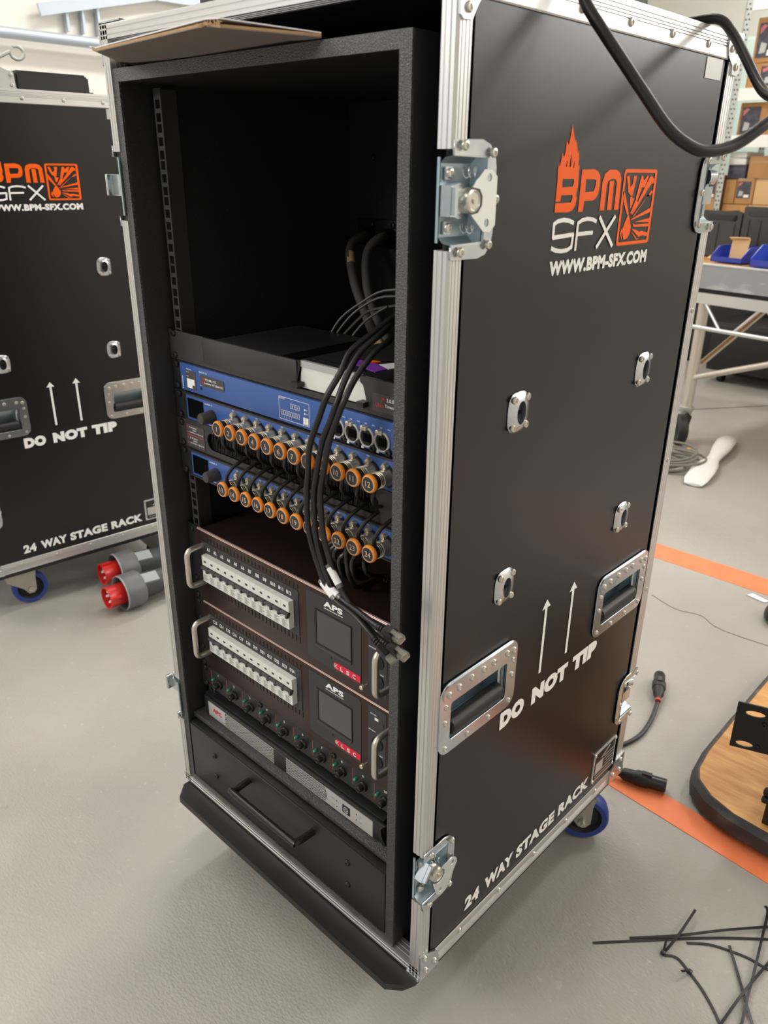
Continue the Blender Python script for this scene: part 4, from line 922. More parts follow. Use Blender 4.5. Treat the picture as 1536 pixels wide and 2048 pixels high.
for pts, (h0, dv, roll), lab, tagi in zip((C1, C2_, C3_), HEADS, NAMES, (12, 12, 12)):
    c = thing('network_cable', lab, 'cable', pts[0], 'network cables hanging across the rack')
    part('jacket', MB().tube(pts, .0036, 10, 6), M['cable'], c)
    p = Vector(h0); d = Vector(dv).normalized()
    b = MB()
    for k in range(4): b.lathe([(.0034, .0), (.0046, .0006), (.0046, .0022), (.0034, .0028)], p+d*(.0036*k-.004), d, 10)
    part('strain_relief', b, M['rubber'], c, kind='stuff')
    up = Vector((0, -.35+roll*.5, 1)).normalized()
    up = (up - d*up.dot(d)).normalized()
    if roll > 0: up = -up
    side = d.cross(up)
    def blk(a0, a1, wd, h0_, h1_):
        vs = []
        m_ = MB()
        for t_ in (a0, a1):
            for i, j in ((-1, h0_), (1, h0_), (1, h1_), (-1, h1_)): vs.append(m_.bm.verts.new(p+d*t_+side*(i*wd/2)+up*j))
        for q in ((3,2,1,0),(4,5,6,7),(0,1,5,4),(1,2,6,5),(2,3,7,6),(3,0,4,7)): m_.bm.faces.new([vs[i] for i in q])
        bmesh.ops.bevel(m_.bm, geom=list(m_.bm.edges), offset=.0008, segments=2, affect='EDGES')
        return m_
    part('boot', blk(.009, .025, .0122, -.0050, .0060), M['rubber'], c)
    part('latch_hood', blk(.012, .023, .0090, .0055, .0095), M['rubber'], c)
    pl = part('plug', blk(.0235, .0355, .0108, -.0038, .0034), M['clear'], c)
    part('latch_clip', MB().bar(p+d*.0345+up*.0035, p+d*.022+up*.0088, .0052, .0010, tuple(up)), M['clear'], pl)
    part('contacts', MB().bar(p+d*.030-up*.0030, p+d*.0352-up*.0030, .0085, .0012, tuple(up)), M['gold'], pl)
    i = tagi; a = Vector(pts[i]); e = Vector(pts[i+1]); f = (e-a).normalized(); o_ = a - f*.002
    tg = part('cable_tag', MB().cyl(o_-f*.010, o_+f*.012, .0044, 12), M['white'], c)
    part('clear_sleeve', MB().cyl(o_-f*.014, o_+f*.017, .0041, 12), M['clear'], tg)
    vd = (Vector((.47, -.59, 1.04))-o_).normalized(); sd = f.cross(vd).normalized()
    text([('TP 11', o_-f*.007-sd*.0012+vd*.0044, f*.013, sd*.0024)], M['matte'], tg)

TOPC = [(-.095,.315,1.2125),(-.095,.24,1.2125),(-.070,.175,1.2125),(-.025,.152,1.2130),(.006,.155,1.2125),(.0165,.158,1.200),(.024,.159,1.184),(.045,.161,1.159),(.065,.168,1.134),(.085,.175,1.109),(.105,.183,1.084),(.120,.192,1.070),(.135,.210,1.062),(.150,.241,1.068),(.165,.273,1.088),(.170,.317,1.103),(.140,.365,1.114),(.100,.420,1.128),(.060,.456,1.167),(.030,.480,1.196),(.006,.488,1.2125),(-.04,.489,1.2125),(-.085,.455,1.2125),(-.095,.40,1.2125),(-.095,.345,1.2125)]
solo('power_cable', MB().tube(TOPC, .0056, 12, 6), M['cable'], 'thick black cable looping over the top edge and down the printed side of the case', 'cable', TOPC[0])
# dark box on top of the case
bx = thing('equipment_box', 'dark grey equipment box standing on top of the foreground case', 'box', (-.36, .4, 1.206))
part('body', MB().box((-.655+.1, .14, 1.206), (-.125, .565, 1.50), .004), M['black2'], bx)
part('lid', MB().box((-.558, .137, 1.50), (-.122, .568, 1.53), .004), M['black'], bx)

# bent card lying over the top of the rack cabinet
cd = thing('bent_card', 'bent grey card with white face and torn brown edge on top of the rack cabinet', 'card', (-.30, -.03, 1.156))
def cardmesh(dz0, dz1, e=0, lift=0):
    P = [(-.560, .06, 1.160), (-.413, .0, 1.1565), (-.200, .03, 1.1568), (-.163, -.0005, 1.1566), (-.213, -.080, 1.1600+lift), (-.236, -.080, 1.1635+lift*.5), (-.442, -.080, 1.1580), (-.450-e, -.080, 1.1600), (-.560-e, .02, 1.163)]
    mb = MB(); n = len(P)
    a = [mb.bm.verts.new((x, y, z+dz0)) for x, y, z in P]; b = [mb.bm.verts.new((x, y, z+dz1)) for x, y, z in P]
    for i in range(n): mb.bm.faces.new((a[i], a[(i+1) % n], b[(i+1) % n], b[i]))
    tri = ((0, 1, 6), (1, 5, 6), (1, 2, 5), (2, 4, 5), (2, 3, 4), (0, 6, 7), (0, 7, 8))
    for t in tri:
        mb.bm.faces.new([a[i] for i in t[::-1]]); mb.bm.faces.new([b[i] for i in t])
    return mb
part('grey_backing', cardmesh(.0003, .0010), M['cunder'], cd)
part('brown_core', cardmesh(.0011, .0036), M['cbrown'], cd)
part('white_face', cardmesh(.0037, .0049, .006, .004), M['cwhite'], cd)
sh = MB()
for k in range(14):
    x = -.236+random.uniform(-.016, .020); sh.bar((x, -.079, 1.1665+random.uniform(-.001, .002)), (x+random.uniform(.002, .012), -.0815, 1.1640+random.uniform(-.001, .002)), .0012, .0006)
part('torn_fibres', sh, M['cbrown'], cd, kind='stuff')

# ------------------------------------------------------------------ on top of the second case
R2 = Matrix.Rotation(TH2, 3, 'Z'); O2 = Vector((-1.6137, .0614, 0))
def L2(x, y, z): return tuple(R2 @ Vector((x, y, z)) + O2)
bb = thing('black_speaker_box', 'low black foam-covered box lying on top of the closed case at upper left', 'box', L2(-.1, .37, 1.2062), rotz=0)
def box2(mb, a, b):
    v = [mb.bm.verts.new(L2(x, y, z)) for z in (a[2], b[2]) for x, y in ((a[0], a[1]), (b[0], a[1]), (b[0], b[1]), (a[0], b[1]))]
    for q in ((3,2,1,0),(4,5,6,7),(0,1,5,4),(1,2,6,5),(2,3,7,6),(3,0,4,7)): mb.bm.faces.new([v[i] for i in q])
    return mb
m_ = box2(MB(), (-.22, .292, 1.2064), (-.035, .470, 1.2455)); bmesh.ops.bevel(m_.bm, geom=list(m_.bm.edges), offset=.004, segments=2, affect='EDGES')
part('body', m_, M['black'], bb)
part('top_pad', box2(MB(), (-.215, .297, 1.2455), (-.040, .462, 1.2490)), M['rubber'], bb)
part('foot', box2(MB(), (-.040, .455, 1.2064), (-.026, .474, 1.2110)), M['rubber'], bb)
cl = thing('lamp_clamp', 'grey steel lamp clamp with hooked arm beside the low box on the closed case', 'clamp', L2(-.06, .27, 1.2062))
part('bracket', MB().prism([(.225, 1.2064), (.290, 1.2064), (.288, 1.2440), (.270, 1.2480), (.245, 1.2600), (.225, 1.2620)], lambda u, v, h: L2(h, u, v), -.040, -.034), M['galv'], cl)
part('bracket', MB().prism([(.225, 1.2064), (.290, 1.2064), (.288, 1.2440), (.245, 1.2600), (.225, 1.2620)], lambda u, v, h: L2(h, u, v), -.110, -.104), M['galv'], cl)
part('base_bar', box2(MB(), (-.112, .225, 1.2064), (-.032, .290, 1.2110)), M['galv'], cl)
for y, z in ((.238, 1.236), (.281, 1.216), (.281, 1.238)): piece('bolt', RIV, cl, L2(-.034, y, z), (0, 0, TH2))
part('lens_ring', MB().lathe([(.030, 0), (.030, .05), (.024, .055), (0, .055)], L2(-.09, .20, 1.232), R2 @ Vector((1, 0, 0)), 18), M['black'], cl)
part('arm', MB().tube([L2(-.07, .16, 1.225), L2(-.07, .21, 1.245), L2(-.07, .26, 1.270), L2(-.07, .300, 1.290)], .0045, 8, 4), M['galv'], cl)
part('hook', MB().tube([L2(-.07, .300+.016+.016*math.cos(a), 1.288+.014*math.sin(a)) for a in [k*PI/6+PI for k in range(11)]], .0036, 8, 2), M['galv'], cl)

# ------------------------------------------------------------------ two red power plugs beside the case
def plug(label, tip, d, roll):
    d = Vector(d).normalized(); p = Vector(tip)
    t = thing('power_plug', label, 'plug', (p.x, p.y, F), 'red five-pin power plugs on the floor')
    ax_ = d; up = Vector((0, 0, 1)); sd = d.cross(up).normalized()
    part('red_sleeve', MB().lathe([(.0315, .075), (.0315, .004), (.0330, .002), (.0335, 0), (.0290, 0), (.0290, .060), (0, .060)], p, ax_, 28, cap=False), M['ceered'], t)
    part('key_rib', MB().bar(p+(sd*math.cos(roll)+up*math.sin(roll))*.0345, p+(sd*math.cos(roll)+up*math.sin(roll))*.0345+d*.03, .008, .006, tuple(up)), M['ceered'], t)
    for k in range(5):
        a = k*2*PI/5+.5+roll; q = p + (sd*math.cos(a)+up*math.sin(a))*.0165
        part('pin', MB().lathe([(.0042, 0), (.0042, -.050), (.0030, -.053), (0, -.053)], q+d*.06, d, 10), M['white'], t)
    part('locking_ring', MB().lathe([(.0430, .078), (.0440, .050), (.0490, .044), (.0520, .046), (.0520, .098), (.0470, .104), (.0370, .106), (.036, .078)], p, ax_, 32, cap=False), M['ceegrey'], t)
    part('pale_rim', MB().lathe([(.0488, .0445), (.0500, .0418), (.0515, .0418), (.0523, .0455)], p, ax_, 32, cap=False), M['ceepale'], t)
    for k in range(2):
        a = roll*0 + (.95 if k == 0 else -2.3); n = sd*math.cos(a)+up*math.sin(a)
        part('lug', MB().bar(p+d*.100+n*.043, p+d*.150+n*.036, .030, .010, tuple(n)), M['ceepale'], t)
    part('handle_body', MB().lathe([(.0370, .100), (.0375, .120), (.0340, .170), (.0330, .235), (.0280, .250), (.0180, .262), (0, .262)], p, ax_, 24), M['ceeblk'], t)
    e = p+d*.26
    part('cable', MB().tube([e-d*.02, e+d*.05, (e.x+d.x*.11, e.y+d.y*.11, F+.030), (e.x+d.x*.2+.03, e.y+d.y*.2, F+.015), (e.x+d.x*.3+.06, e.y+d.y*.3, F+.0135)], .0125, 10, 4), M['cable'], t)
    return t
plug('red five-pin plug with grey ring, nearer of the two lying left of the foreground case', (-1.427, .297, F+.053), (.05, 1, -.01), .3)
plug('red five-pin plug with grey ring, farther one, under the edge of the closed case', (-1.566, .358, F+.053), (.08, 1, -.01), 1.4)

# ------------------------------------------------------------------ floor connectors to the right
def speak(label, a, d, L, cable, ringm=None):
    d = Vector((d[0], d[1], 0)).normalized(); p = Vector((a[0], a[1], F+.0165))
    t = thing('cable_plug', label, 'connector', (p.x, p.y, F))
    part('plug_barrel', MB().lathe([(.0130, 0), (.0140, .003), (.0140, .036), (.0150, .038)], p, d, 20), M['plastic'], t)
    part('locking_sleeve', MB().lathe([(.0150, .036), (.0163, .038), (.0163, .058), (.0150, .062)], p, d, 18), M['rubber'], t)
    part('latch_slider', MB().bar(p+d*.030+Vector((0, 0, .0145)), p+d*.050+Vector((0, 0, .0155)), .010, .006), M['plastic'], t)
    part('boot', MB().lathe([(.0140, .062), (.0125, .085), (.0075, .094), (.0062, .108), (0, .108)], p, d, 16), M['rubber'], t)
    if ringm: part('colour_band', MB().cyl(p+d*.106, p+d*.114, .0068, 12), ringm, t)
    e = p+d*.10
    part('cable', MB().tube([tuple(e)]+cable, .0052, 10, 5), M['cable'], t)
speak('black cable plug with a red band, pointing away on the floor behind the case', (-.146, 1.100), (.40, -.92), .1, [(-.098, .985, F+.012), (-.084, .925, F+.0065), (-.079, .862, F+.0055), (-.092, .806, F+.0055), (-.121, .756, F+.0055), (-.19, .70, F+.0055), (-.3, .66, F+.0055)], M['redtxt'])
speak('plain black cable plug lying by the rear wheel, next to the orange line', (.040, .740), (-.945, -.33), .1, [(-.065, .703, F+.014), (-.10, .692, F+.007), (-.16, .70, F+.0055), (-.25, .74, F+.0055)])

# ------------------------------------------------------------------ cut cable ties on the floor, bottom right
def tie(label, pts, head=None, extra=None, m='tie', lift=None):
    z = F
    P = [(x, y, z+(.0011 if lift is None else lift[i])) for i, (x, y) in enumerate(pts)]
    t = thing('cable_tie', label, 'cable tie', (P[0][0], P[0][1], z), 'cut cable ties on the floor')
    part('strap', MB().tube(P, .0030, 4, 4, flat=.30), M[m], t)
    for hx, hy, ex, ey in (head or []):
        part('head', MB().box((hx-.0035, hy-.0035, z+.0002), (hx+.0035, hy+.0035, z+.0062), .0008), M['tie'], t)
        part('tail', MB().tube([(hx, hy, z+.004), ((hx+ex)/2, (hy+ey)/2, z+.010), (ex, ey, z+.014)], .0026, 4, 3, flat=.35), M['tie'], t)
    return t
tie('long straight cable tie, shiny along its left half, lying furthest left', [(.109,.325),(.172,.392),(.236,.459),(.280,.501),(.330,.545)])
tie('straight cable tie just behind the shiny one, running to the right edge', [(.149,.376),(.205,.433),(.260,.497),(.325,.574)], lift=[.0011,.004,.007,.0035])
tie('short cable tie crossing over the two straight ones', [(.208,.496),(.208,.437),(.205,.403),(.202,.387)], [(.202,.387,.197,.409)], lift=[.012,.011,.006,.002])
tie('curved cable tie with a knot halfway, running down to the bottom edge', [(.205,.386),(.216,.394),(.227,.395),(.248,.385),(.273,.372),(.300,.352),(.317,.336),(.326,.326)], [(.248,.385,.240,.368)])
tie('bowed cable tie curving towards the right edge below the straight ones', [(.222,.433),(.250,.456),(.278,.468),(.310,.477),(.349,.478)], lift=[.0011]*5)
tie('straight cable tie slanting down from the bowed one, leftmost of the crossing three', [(.276,.475),(.305,.436),(.328,.402),(.353,.368),(.362,.357)], lift=[.0045,.0030,.0042,.003,.0011])
tie('long cable tie running from the orange line down to the bottom edge', [(.291,.599),(.299,.588),(.310,.528),(.325,.446),(.331,.408),(.341,.357),(.344,.345)], lift=[.0011,.0011,.0070,.0065,.0065,.004,.0011])
tie('cable tie with a pale edge slanting from right edge to bottom edge', [(.337,.510),(.325,.408),(.318,.335),(.316,.318)], lift=[.0011,.0095,.004,.0011])

# ------------------------------------------------------------------ plywood dolly board at the right with a rack-mount bracket on it
zb = F+.05
LFT = [(.069,1.30),(.068,1.20),(.068,1.098),(.067,1.004),(.068,.863),(.076,.796),(.090,.764),(.127,.734),(.177,.717),(.246,.712),(.34,.714),(.43,.722),(.50,.74),(.545,.775),(.565,.83),(.57,.95),(.57,1.30),(.55,1.36),(.50,1.40),(.14,1.40),(.085,1.36)]
dl = thing('dolly_board', 'varnished plywood dolly board with black rubber edge, at the right edge', 'dolly', (.32, 1.05, F))
cxm, cym = .32, 1.05
ins = [(x+(cxm-x)*.014, y+(cym-y)*.014) for x, y in LFT]
part('board', MB().prism(ins, lambda u, v, h: (u, v, h), zb-.018, zb), M['wood'], dl)
mb = MB()
o = [(x+(x-cxm)*.03, y+(y-cym)*.03) for x, y in LFT]
for q0, q1, z0_, z1_ in ((ins, LFT, zb+.001, zb+.003), (LFT, o, zb+.003, zb-.008), (o, o, zb-.008, F+.012), (o, LFT, F+.012, F+.004)):
    n = len(LFT)
    for i in range(n):
        j = (i+1) % n; mb.face([(*q0[i], z0_), (*q0[j], z0_), (*q1[j], z1_), (*q1[i], z1_)])
bmesh.ops.remove_doubles(mb.bm, verts=mb.bm.verts, dist=1e-5)
part('rubber_bumper', mb, M['bumper'], dl)
for x, y in ((.15, .85), (.48, .85), (.15, 1.3), (.48, 1.3)): part('glide_foot', MB().cyl((x, y, F), (x, y, zb-.018), .02, 12), M['rubber'], dl)
# black rack unit standing on the dolly, its mounting ear towards the camera
dv = thing('rack_device', 'black rack device with a two-hole mounting ear, standing on the dolly board', 'rack device', (.25, .82, zb))
part('body', MB().box((.226, .735, zb), (.36, 1.05, zb+.26), .001), M['black'], dv)
plate('mounting_ear', [[(.1415, .052), (.232, .075), (.232, .172), (.1400, .151)], [(.152+.0175+.0175*math.cos(a)*.98+.003, .140+.0065*math.sin(a)+.0045*math.cos(a)) for a in [2*PI*k/20 for k in range(20)]], [(.150+.0155+.0155*math.cos(a), .0685+.0065*math.sin(a)+.004*math.cos(a)) for a in [2*PI*k/20 for k in range(20)]]], lambda u, v, h: (u, .733+h, v), .004, M['black'], dv)
for x, z in ((.192, .127), (.189, .075)): piece('screw', SCREW, dv, (x, .731, z))
for z in (-.020, -.038): part('side_knob', MB().lathe([(.007, 0), (.008, .004), (.008, .009), (.005, .011), (0, .011)], (.226, .745, z), (-1, 0, 0), 12), M['rubber'], dv)
# dark rounded thing at the right edge of the floor
ms = thing('hand_tool', 'dark rounded tool with a green underside at the right edge of the floor', 'tool', (-.03, 1.60, F))
sp = MB(); bmesh.ops.create_uvsphere(sp.bm, u_segments=20, v_segments=12, radius=1.0)
for v in sp.bm.verts: v.co = Vector((v.co.x*.050-.020, v.co.y*.055+1.615, max(v.co.z, -.35)*.042+F+.0205))
part('shell', sp, M['plastic'], ms)
part('green_base', MB().lathe([(.042, 0), (.047, .003), (.047, .008), (.044, .010)], (-.020, 1.612, F), (0, 0, 1), 20), M['greenp'], ms)

# ------------------------------------------------------------------ aluminium stage table at the right rear
EA = Vector((-.978, 2.985, 0)); EV = Vector((.9879, -.1552, 0)); EN = Vector((.1552, .9879, 0))
def TB(s_, d_, z): return tuple(EA + EV*s_ + EN*d_ + Vector((0, 0, z)))
def tbox(mb, a, b):
    v = [mb.bm.verts.new(TB(x, y, z)) for z in (a[2], b[2]) for x, y in ((a[0], a[1]), (b[0], a[1]), (b[0], b[1]), (a[0], b[1]))]
    for q in ((3,2,1,0),(4,5,6,7),(0,1,5,4),(1,2,6,5),(2,3,7,6),(3,0,4,7)): mb.bm.faces.new([v[i] for i in q])
    return mb
ZTAB = .675
tb = thing('stage_table', 'aluminium stage table with grey skirt and braced round leg behind the case, right', 'table', TB(.9, .5, F))
part('deck_skirt', tbox(MB(), (-.25, -.004, ZTAB-.1), (2.1, .012, ZTAB)), M['deckp'], tb)
part('deck_board', tbox(MB(), (-.25, .012, ZTAB-.03), (2.1, 1.1, ZTAB-.004)), M['wood'], tb)
part('top_edge', tbox(MB(), (-.25, -.006, ZTAB-.002), (2.1, .03, ZTAB+.003)), M['alu'], tb)
part('gap_strip', tbox(MB(), (-.25, .006, ZTAB-.119), (2.1, .014, ZTAB-.1)), M['matte'], tb)
part('frame_rail', tbox(MB(), (-.25, -.002, ZTAB-.165), (2.1, .045, ZTAB-.119)), M['alu'], tb)
part('truss_chord', MB().cyl(TB(-.02, .02, ZTAB-.273), TB(2.05, .02, ZTAB-.273), .010, 10), M['alu'], tb)
for a, b in ((.04, .125), (.29, .195), (.33, .42), (.58, .485), (.62, .71), (.87, .775)):
    part('truss_brace', MB().cyl(TB(a, .02, ZTAB-.165), TB(b, .02, ZTAB-.268), .007, 8), M['alu'], tb)
for s_ in (.02, 2.0):
    for d_ in (.045, 1.04):
        lg = part('leg', MB().cyl(TB(s_, d_, ZTAB-.165), TB(s_, d_, F+.16), .024, 16), M['satin'], tb)
        part('leg_collar', MB().lathe([(.034, 0), (.034, .012), (.028, .02), (.020, .05), (.020, .06)], TB(s_, d_, F+.165), (0, 0, -1), 14), M['galv'], lg)
        part('wheel_fork', MB().bar(TB(s_, d_-.01, F+.115), TB(s_+.022, d_-.065, F+.075), .066, .03, (.2, 1, 0)), M['matte'], lg)
        O = Vector(TB(s_+.025, d_-.075, F+.072))
        part('wheel', MB().lathe([(0, -.024), (.034, -.024), (.040, -.020), (.064, -.022), (.072, -.013), (.072, .013), (.064, .022), (.040, .020), (.034, .024), (0, .024)], O, (.75, .66, 0), 22, cap=False), M['rubber'], lg)
part('diagonal_brace', MB().cyl(TB(.03, .04, .170), TB(1.0, .06, .72-.19), .014, 12), M['satin'], tb)
part('diagonal_brace', MB().cyl(TB(.02, .09, .22), TB(.02, .80, .50), .014, 12), M['satin'], tb)
# on the table: black crates, blue bins, card pieces, paint bucket
def crate(label, s0, s1, d0, d1, h, slot, handle_end=True):
    c = thing('plastic_crate', label, 'crate', TB((s0+s1)/2, (d0+d1)/2, ZTAB), 'black crates on the stage table')
    fn = lambda dd: (lambda u, v, k: TB(u, dd+k, v))
    z0, z1 = ZTAB+.001, ZTAB+h
    plate('front_wall', [[(s0, z0), (s1, z0), (s1, z1-.004), (s1-.01, z1), (s0+.01, z1), (s0, z1-.004)], rrect(s0+slot[0], z1-.045, s0+slot[1], z1-.016, .013, 4)], fn(d0), .005, M['crate'], c)
    part('side_wall', tbox(MB(), (s0, d0, z0), (s0+.005, d1, z1-.01)), M['crate'], c); part('side_wall', tbox(MB(), (s1-.005, d0, z0), (s1, d1, z1-.01)), M['crate'], c)
    part('back_wall', tbox(MB(), (s0, d1-.005, z0), (s1, d1, z1-.02)), M['crate'], c); part('floor_plate', tbox(MB(), (s0, d0, z0), (s1, d1, z0+.004)), M['crate'], c)
    for k in range(3):
        x = s0+.03+k*(s1-s0-.06)/2; part('rib', tbox(MB(), (x-.004, d0-.007, z0), (x+.004, d0, z1-.055)), M['crate'], c)
crate('black plastic crate with hand slot on the stage table, left one', -.275, -.052, .36, .72, .205, (.05, .205))
crate('black plastic crate with long hand slot on the stage table, right one behind the bins', -.044, .125, .36, .72, .228, (.018, .118))
def bin_(label, s0, s1, d0, d1, h):
    b = thing('storage_bin', label, 'bin', TB((s0+s1)/2, (d0+d1)/2, ZTAB), 'blue open-front bins on the stage table')
    z0 = ZTAB+.001
    part('base', tbox(MB(), (s0, d0, z0), (s1, d1, z0+.003)), M['binblue'], b)
    for x in (s0, s1-.004):
        part('side', MB().prism([(d0, z0), (d0, z0+h*.38), (d0+(d1-d0)*.35, z0+h), (d1, z0+h), (d1, z0)], lambda u, v, k: TB(k, u, v), x, x+.004), M['binblue'], b)
    part('back', tbox(MB(), (s0, d1-.004, z0), (s1, d1, z0+h)), M['binblue'], b)
    part('front_lip', tbox(MB(), (s0, d0, z0), (s1, d0+.004, z0+h*.34)), M['binblue'], b)
    part('rim', tbox(MB(), (s0-.003, d1-.006, z0+h-.006), (s1+.003, d1+.003, z0+h)), M['binblue'], b)
bin_('small blue open-front bin with a card piece in it, on the stage table', -.045, .105, .14, .30, .065)
bin_('larger blue open-front bin at the right edge of the picture, on the stage table', .175, .40, .08, .30, .085)
c = thing('card_piece', 'pale brown bent cardboard piece standing in the small blue bin', 'cardboard', TB(.03, .24, ZTAB+.005))
part('sheet', MB().prism([(-.012, ZTAB+.006), (.068, ZTAB+.006), (.072, ZTAB+.098), (.066, ZTAB+.104), (.03, ZTAB+.098), (-.022, ZTAB+.102), (-.020, ZTAB+.092), (-.010, ZTAB+.090)], lambda u, v, k: TB(u, .235+k+.06*(v-ZTAB), v), 0, .004), M['card2'], c)
part('fold', MB().bar(TB(-.020, .236, ZTAB+.100), TB(.066, .236, ZTAB+.103), .016, .004), M['card2'], c)
c = thing('card_offcut', 'yellowish cardboard offcut lying against the left crate on the stage table', 'cardboard', TB(-.09, .25, ZTAB))
part('sheet', MB().prism([(-.135, ZTAB+.001), (-.052, ZTAB+.001), (-.052, ZTAB+.046), (-.095, ZTAB+.048)], lambda u, v, k: TB(u, .26+k+.9*(v-ZTAB), v), 0, .004), M['card2'], c)
bk = thing('paint_bucket', 'white bucket with dark splashes and a black lid at the right edge', 'bucket', TB(.245, .40, ZTAB))
part('pail', MB().lathe([(.066, 0), (.074, .085), (.076, .09)], TB(.245, .40, ZTAB+.001), (0, 0, 1), 24), M['white_p'], bk)
part('lid', MB().lathe([(.079, .088), (.079, .104), (.074, .108), (.074, .150), (.070, .152)], TB(.245, .40, ZTAB), (0, 0, 1), 24), M['crate'], bk)
sp = MB()
for k in range(9):
    a0 = -2.7+k*.22; hh_ = random.uniform(.02, .055)
    q = [(a0, .086), (a0+.22, .086), (a0+.17, .086-hh_*.6), (a0+.11, .086-hh_), (a0+.05, .086-hh_*.5)]
    sp.face([Vector(TB(.245, .40, ZTAB+v)) + Vector((math.cos(a), math.sin(a), 0))*(.0685+.0085*v/.09+.0012) for a, v in q])
part('dark_splashes', sp, M['boxlbl'], bk, kind='stuff')
# dark cases on the floor beyond the table
for lab, x0, x1, y0, h, nm in (('low dark case on the floor beyond the table leg', -1.36, -.60, 4.25, .36, 'storage_case'), ('tall dark case standing at the rear of the low one under the shelves', -1.95, -.75, 4.72, .62, 'storage_case')):
    sc_ = thing(nm, lab, 'case', ((x0+x1)/2, y0+.2, F))
    zz = F+.075 if y0 < 4.5 else F
    part('body', MB().box((x0, y0, zz), (x1, y0+.36, F+h), .004), M['laminate'], sc_)
    part('edge_strip', MB().box((x0-.002, y0-.002, F+h-.025), (x1+.002, y0+.004, F+h)), M['black2'], sc_)
    if y0 < 4.5:
        for x in (x0+.08, x1-.08):
            for yy in (y0+.06, y0+.30): part('wheel', MB().cyl((x-.015, yy, F+.0375), (x+.015, yy, F+.0375), .0375, 14), M['matte'], sc_)

# ------------------------------------------------------------------ cable coil and white film on the floor
for j, (cx, cy, R0) in enumerate(((-.86, 2.64, .135),)):
    co = thing('cable_coil', 'loose coil of grey cable on the floor at the table wheel', 'cable', (cx, cy, F))
    for k in range(7):
        ph = random.uniform(0, 6.28); rr_ = R0*random.uniform(.72, 1.08); ox, oy = random.uniform(-.03, .03), random.uniform(-.03, .03)
        pts = [(cx+ox+rr_*math.cos(a+ph), cy+oy+rr_*.95*math.sin(a+ph), F+.006+.009*k+.006*math.sin(2*a+k)) for a in [q*2*PI/16 for q in range(17)]]
        part('cable_turn', MB().tube(pts, .0055, 7, 2), M['coil'], co)
    part('yellow_cap', MB().lathe([(.012, 0), (.012, .016), (.009, .020), (0, .020)], (-.845, 2.86, F+.012), (.3, -1, .2), 12), M['yellow'], co)
CLN = [(-.650,2.462,.004),(-.656,2.50,.012),(-.672,2.60,.020),(-.688,2.69,.022),(-.697,2.76,.020),(-.707,2.83,.024),(-.722,2.92,.030),(-.745,3.03,.028),(-.764,3.12,.018),(-.772,3.17,.008)]
WD = [.036,.048,.052,.046,.028,.031,.041,.043,.034,.013]
fb = thing('film_bag', 'twisted white plastic film bag lying on the floor right of the coil', 'bag', (-.70, 2.8, F))
mb = MB(); rings = []
for i, ((x, y, z), wd_) in enumerate(zip(CLN, WD)):
    nx_ = Vector((.97, .2, 0)); ring = []
    for k in range(14):
        a = 2*PI*k/14; tw = .5*math.sin(i*1.3+k)*.004
        ring.append(mb.bm.verts.new(Vector((x, y, F+max(z+.006, .006))) + nx_*math.cos(a)*wd_ + Vector((0, 0, 1))*(math.sin(a)*max(z*.8, .005)+tw)))
    rings.append(ring)
for A_, B_ in zip(rings, rings[1:]):
    for k in range(14): mb.bm.faces.new((A_[k], A_[(k+1) % 14], B_[(k+1) % 14], B_[k]))
mb.bm.faces.new(rings[0][::-1]); mb.bm.faces.new(rings[-1])
part('film', mb, M['bag'], fb, ang=70)
part('gathered_neck', MB().tube([(-.722, 2.752, F+.028), (-.700, 2.756, F+.044), (-.676, 2.760, F+.030)], .004, 8, 4), M['bag'], fb)
pc = solo('paper_scrap', MB().prism([(-.150, 1.700), (-.095, 1.690), (-.085, 1.706), (-.140, 1.722)], lambda u, v, h: (u, v, h), F+.0008, F+.0030), M['cwhite'], 'small white paper scrap on the floor beside the far orange line', 'scrap', (-.12, 1.70, F))

# ------------------------------------------------------------------ shelving with boxes far behind
sv = thing('shelving_rack', 'grey perforated shelving with white beams and cardboard boxes, far right', 'shelving', (-1.0, 5.5, F))
def upright(x0, y0):
    u_ = part('upright', MB().box((x0, y0, F), (x0+.042, y0+.0025, 2.35)).box((x0, y0, F), (x0+.0025, y0+.04, 2.35)), M['galv'], sv)
    hm = MB()
    for k in range(88):
        z = F+.05+k*.028
        for dx in ((.021,) if k % 2 else (.011, .031)): hm.lathe([(.0062, 0), (0, .0002)], (x0+dx, y0-.0003, z), (0, -1, 0), 8, cap=False)
    part('holes', hm, M['panel_d'], u_, kind='stuff')
for x0, y0 in ((-1.862, 5.20), (.30, 5.20), (-1.862, 5.85), (.30, 5.85)): upright(x0, y0)
for zz in (.555, 1.270, 1.545, 2.05):
    part('beam', MB().box((-1.82, 5.20, zz-.072), (.30, 5.225, zz)), M['shelfw'], sv)
    part('shelf_board', MB().box((-1.82, 5.225, zz-.018), (.30, 5.85, zz-.002)), M['shelfw'], sv)
part('beam', MB().box((-3.2, 5.20, 1.198), (-1.862, 5.225, 1.27)), M['shelfw'], sv); part('shelf_board', MB().box((-3.2, 5.225, 1.252), (-1.862, 5.85, 1.268)), M['shelfw'], sv)
part('beam', MB().box((-3.2, 5.20, .483), (-1.862, 5.225, .555)), M['shelfw'], sv); part('shelf_board', MB().box((-3.2, 5.225, .537), (-1.862, 5.85, .553)), M['shelfw'], sv)
upright(-3.24, 5.20); upright(-3.24, 5.85)
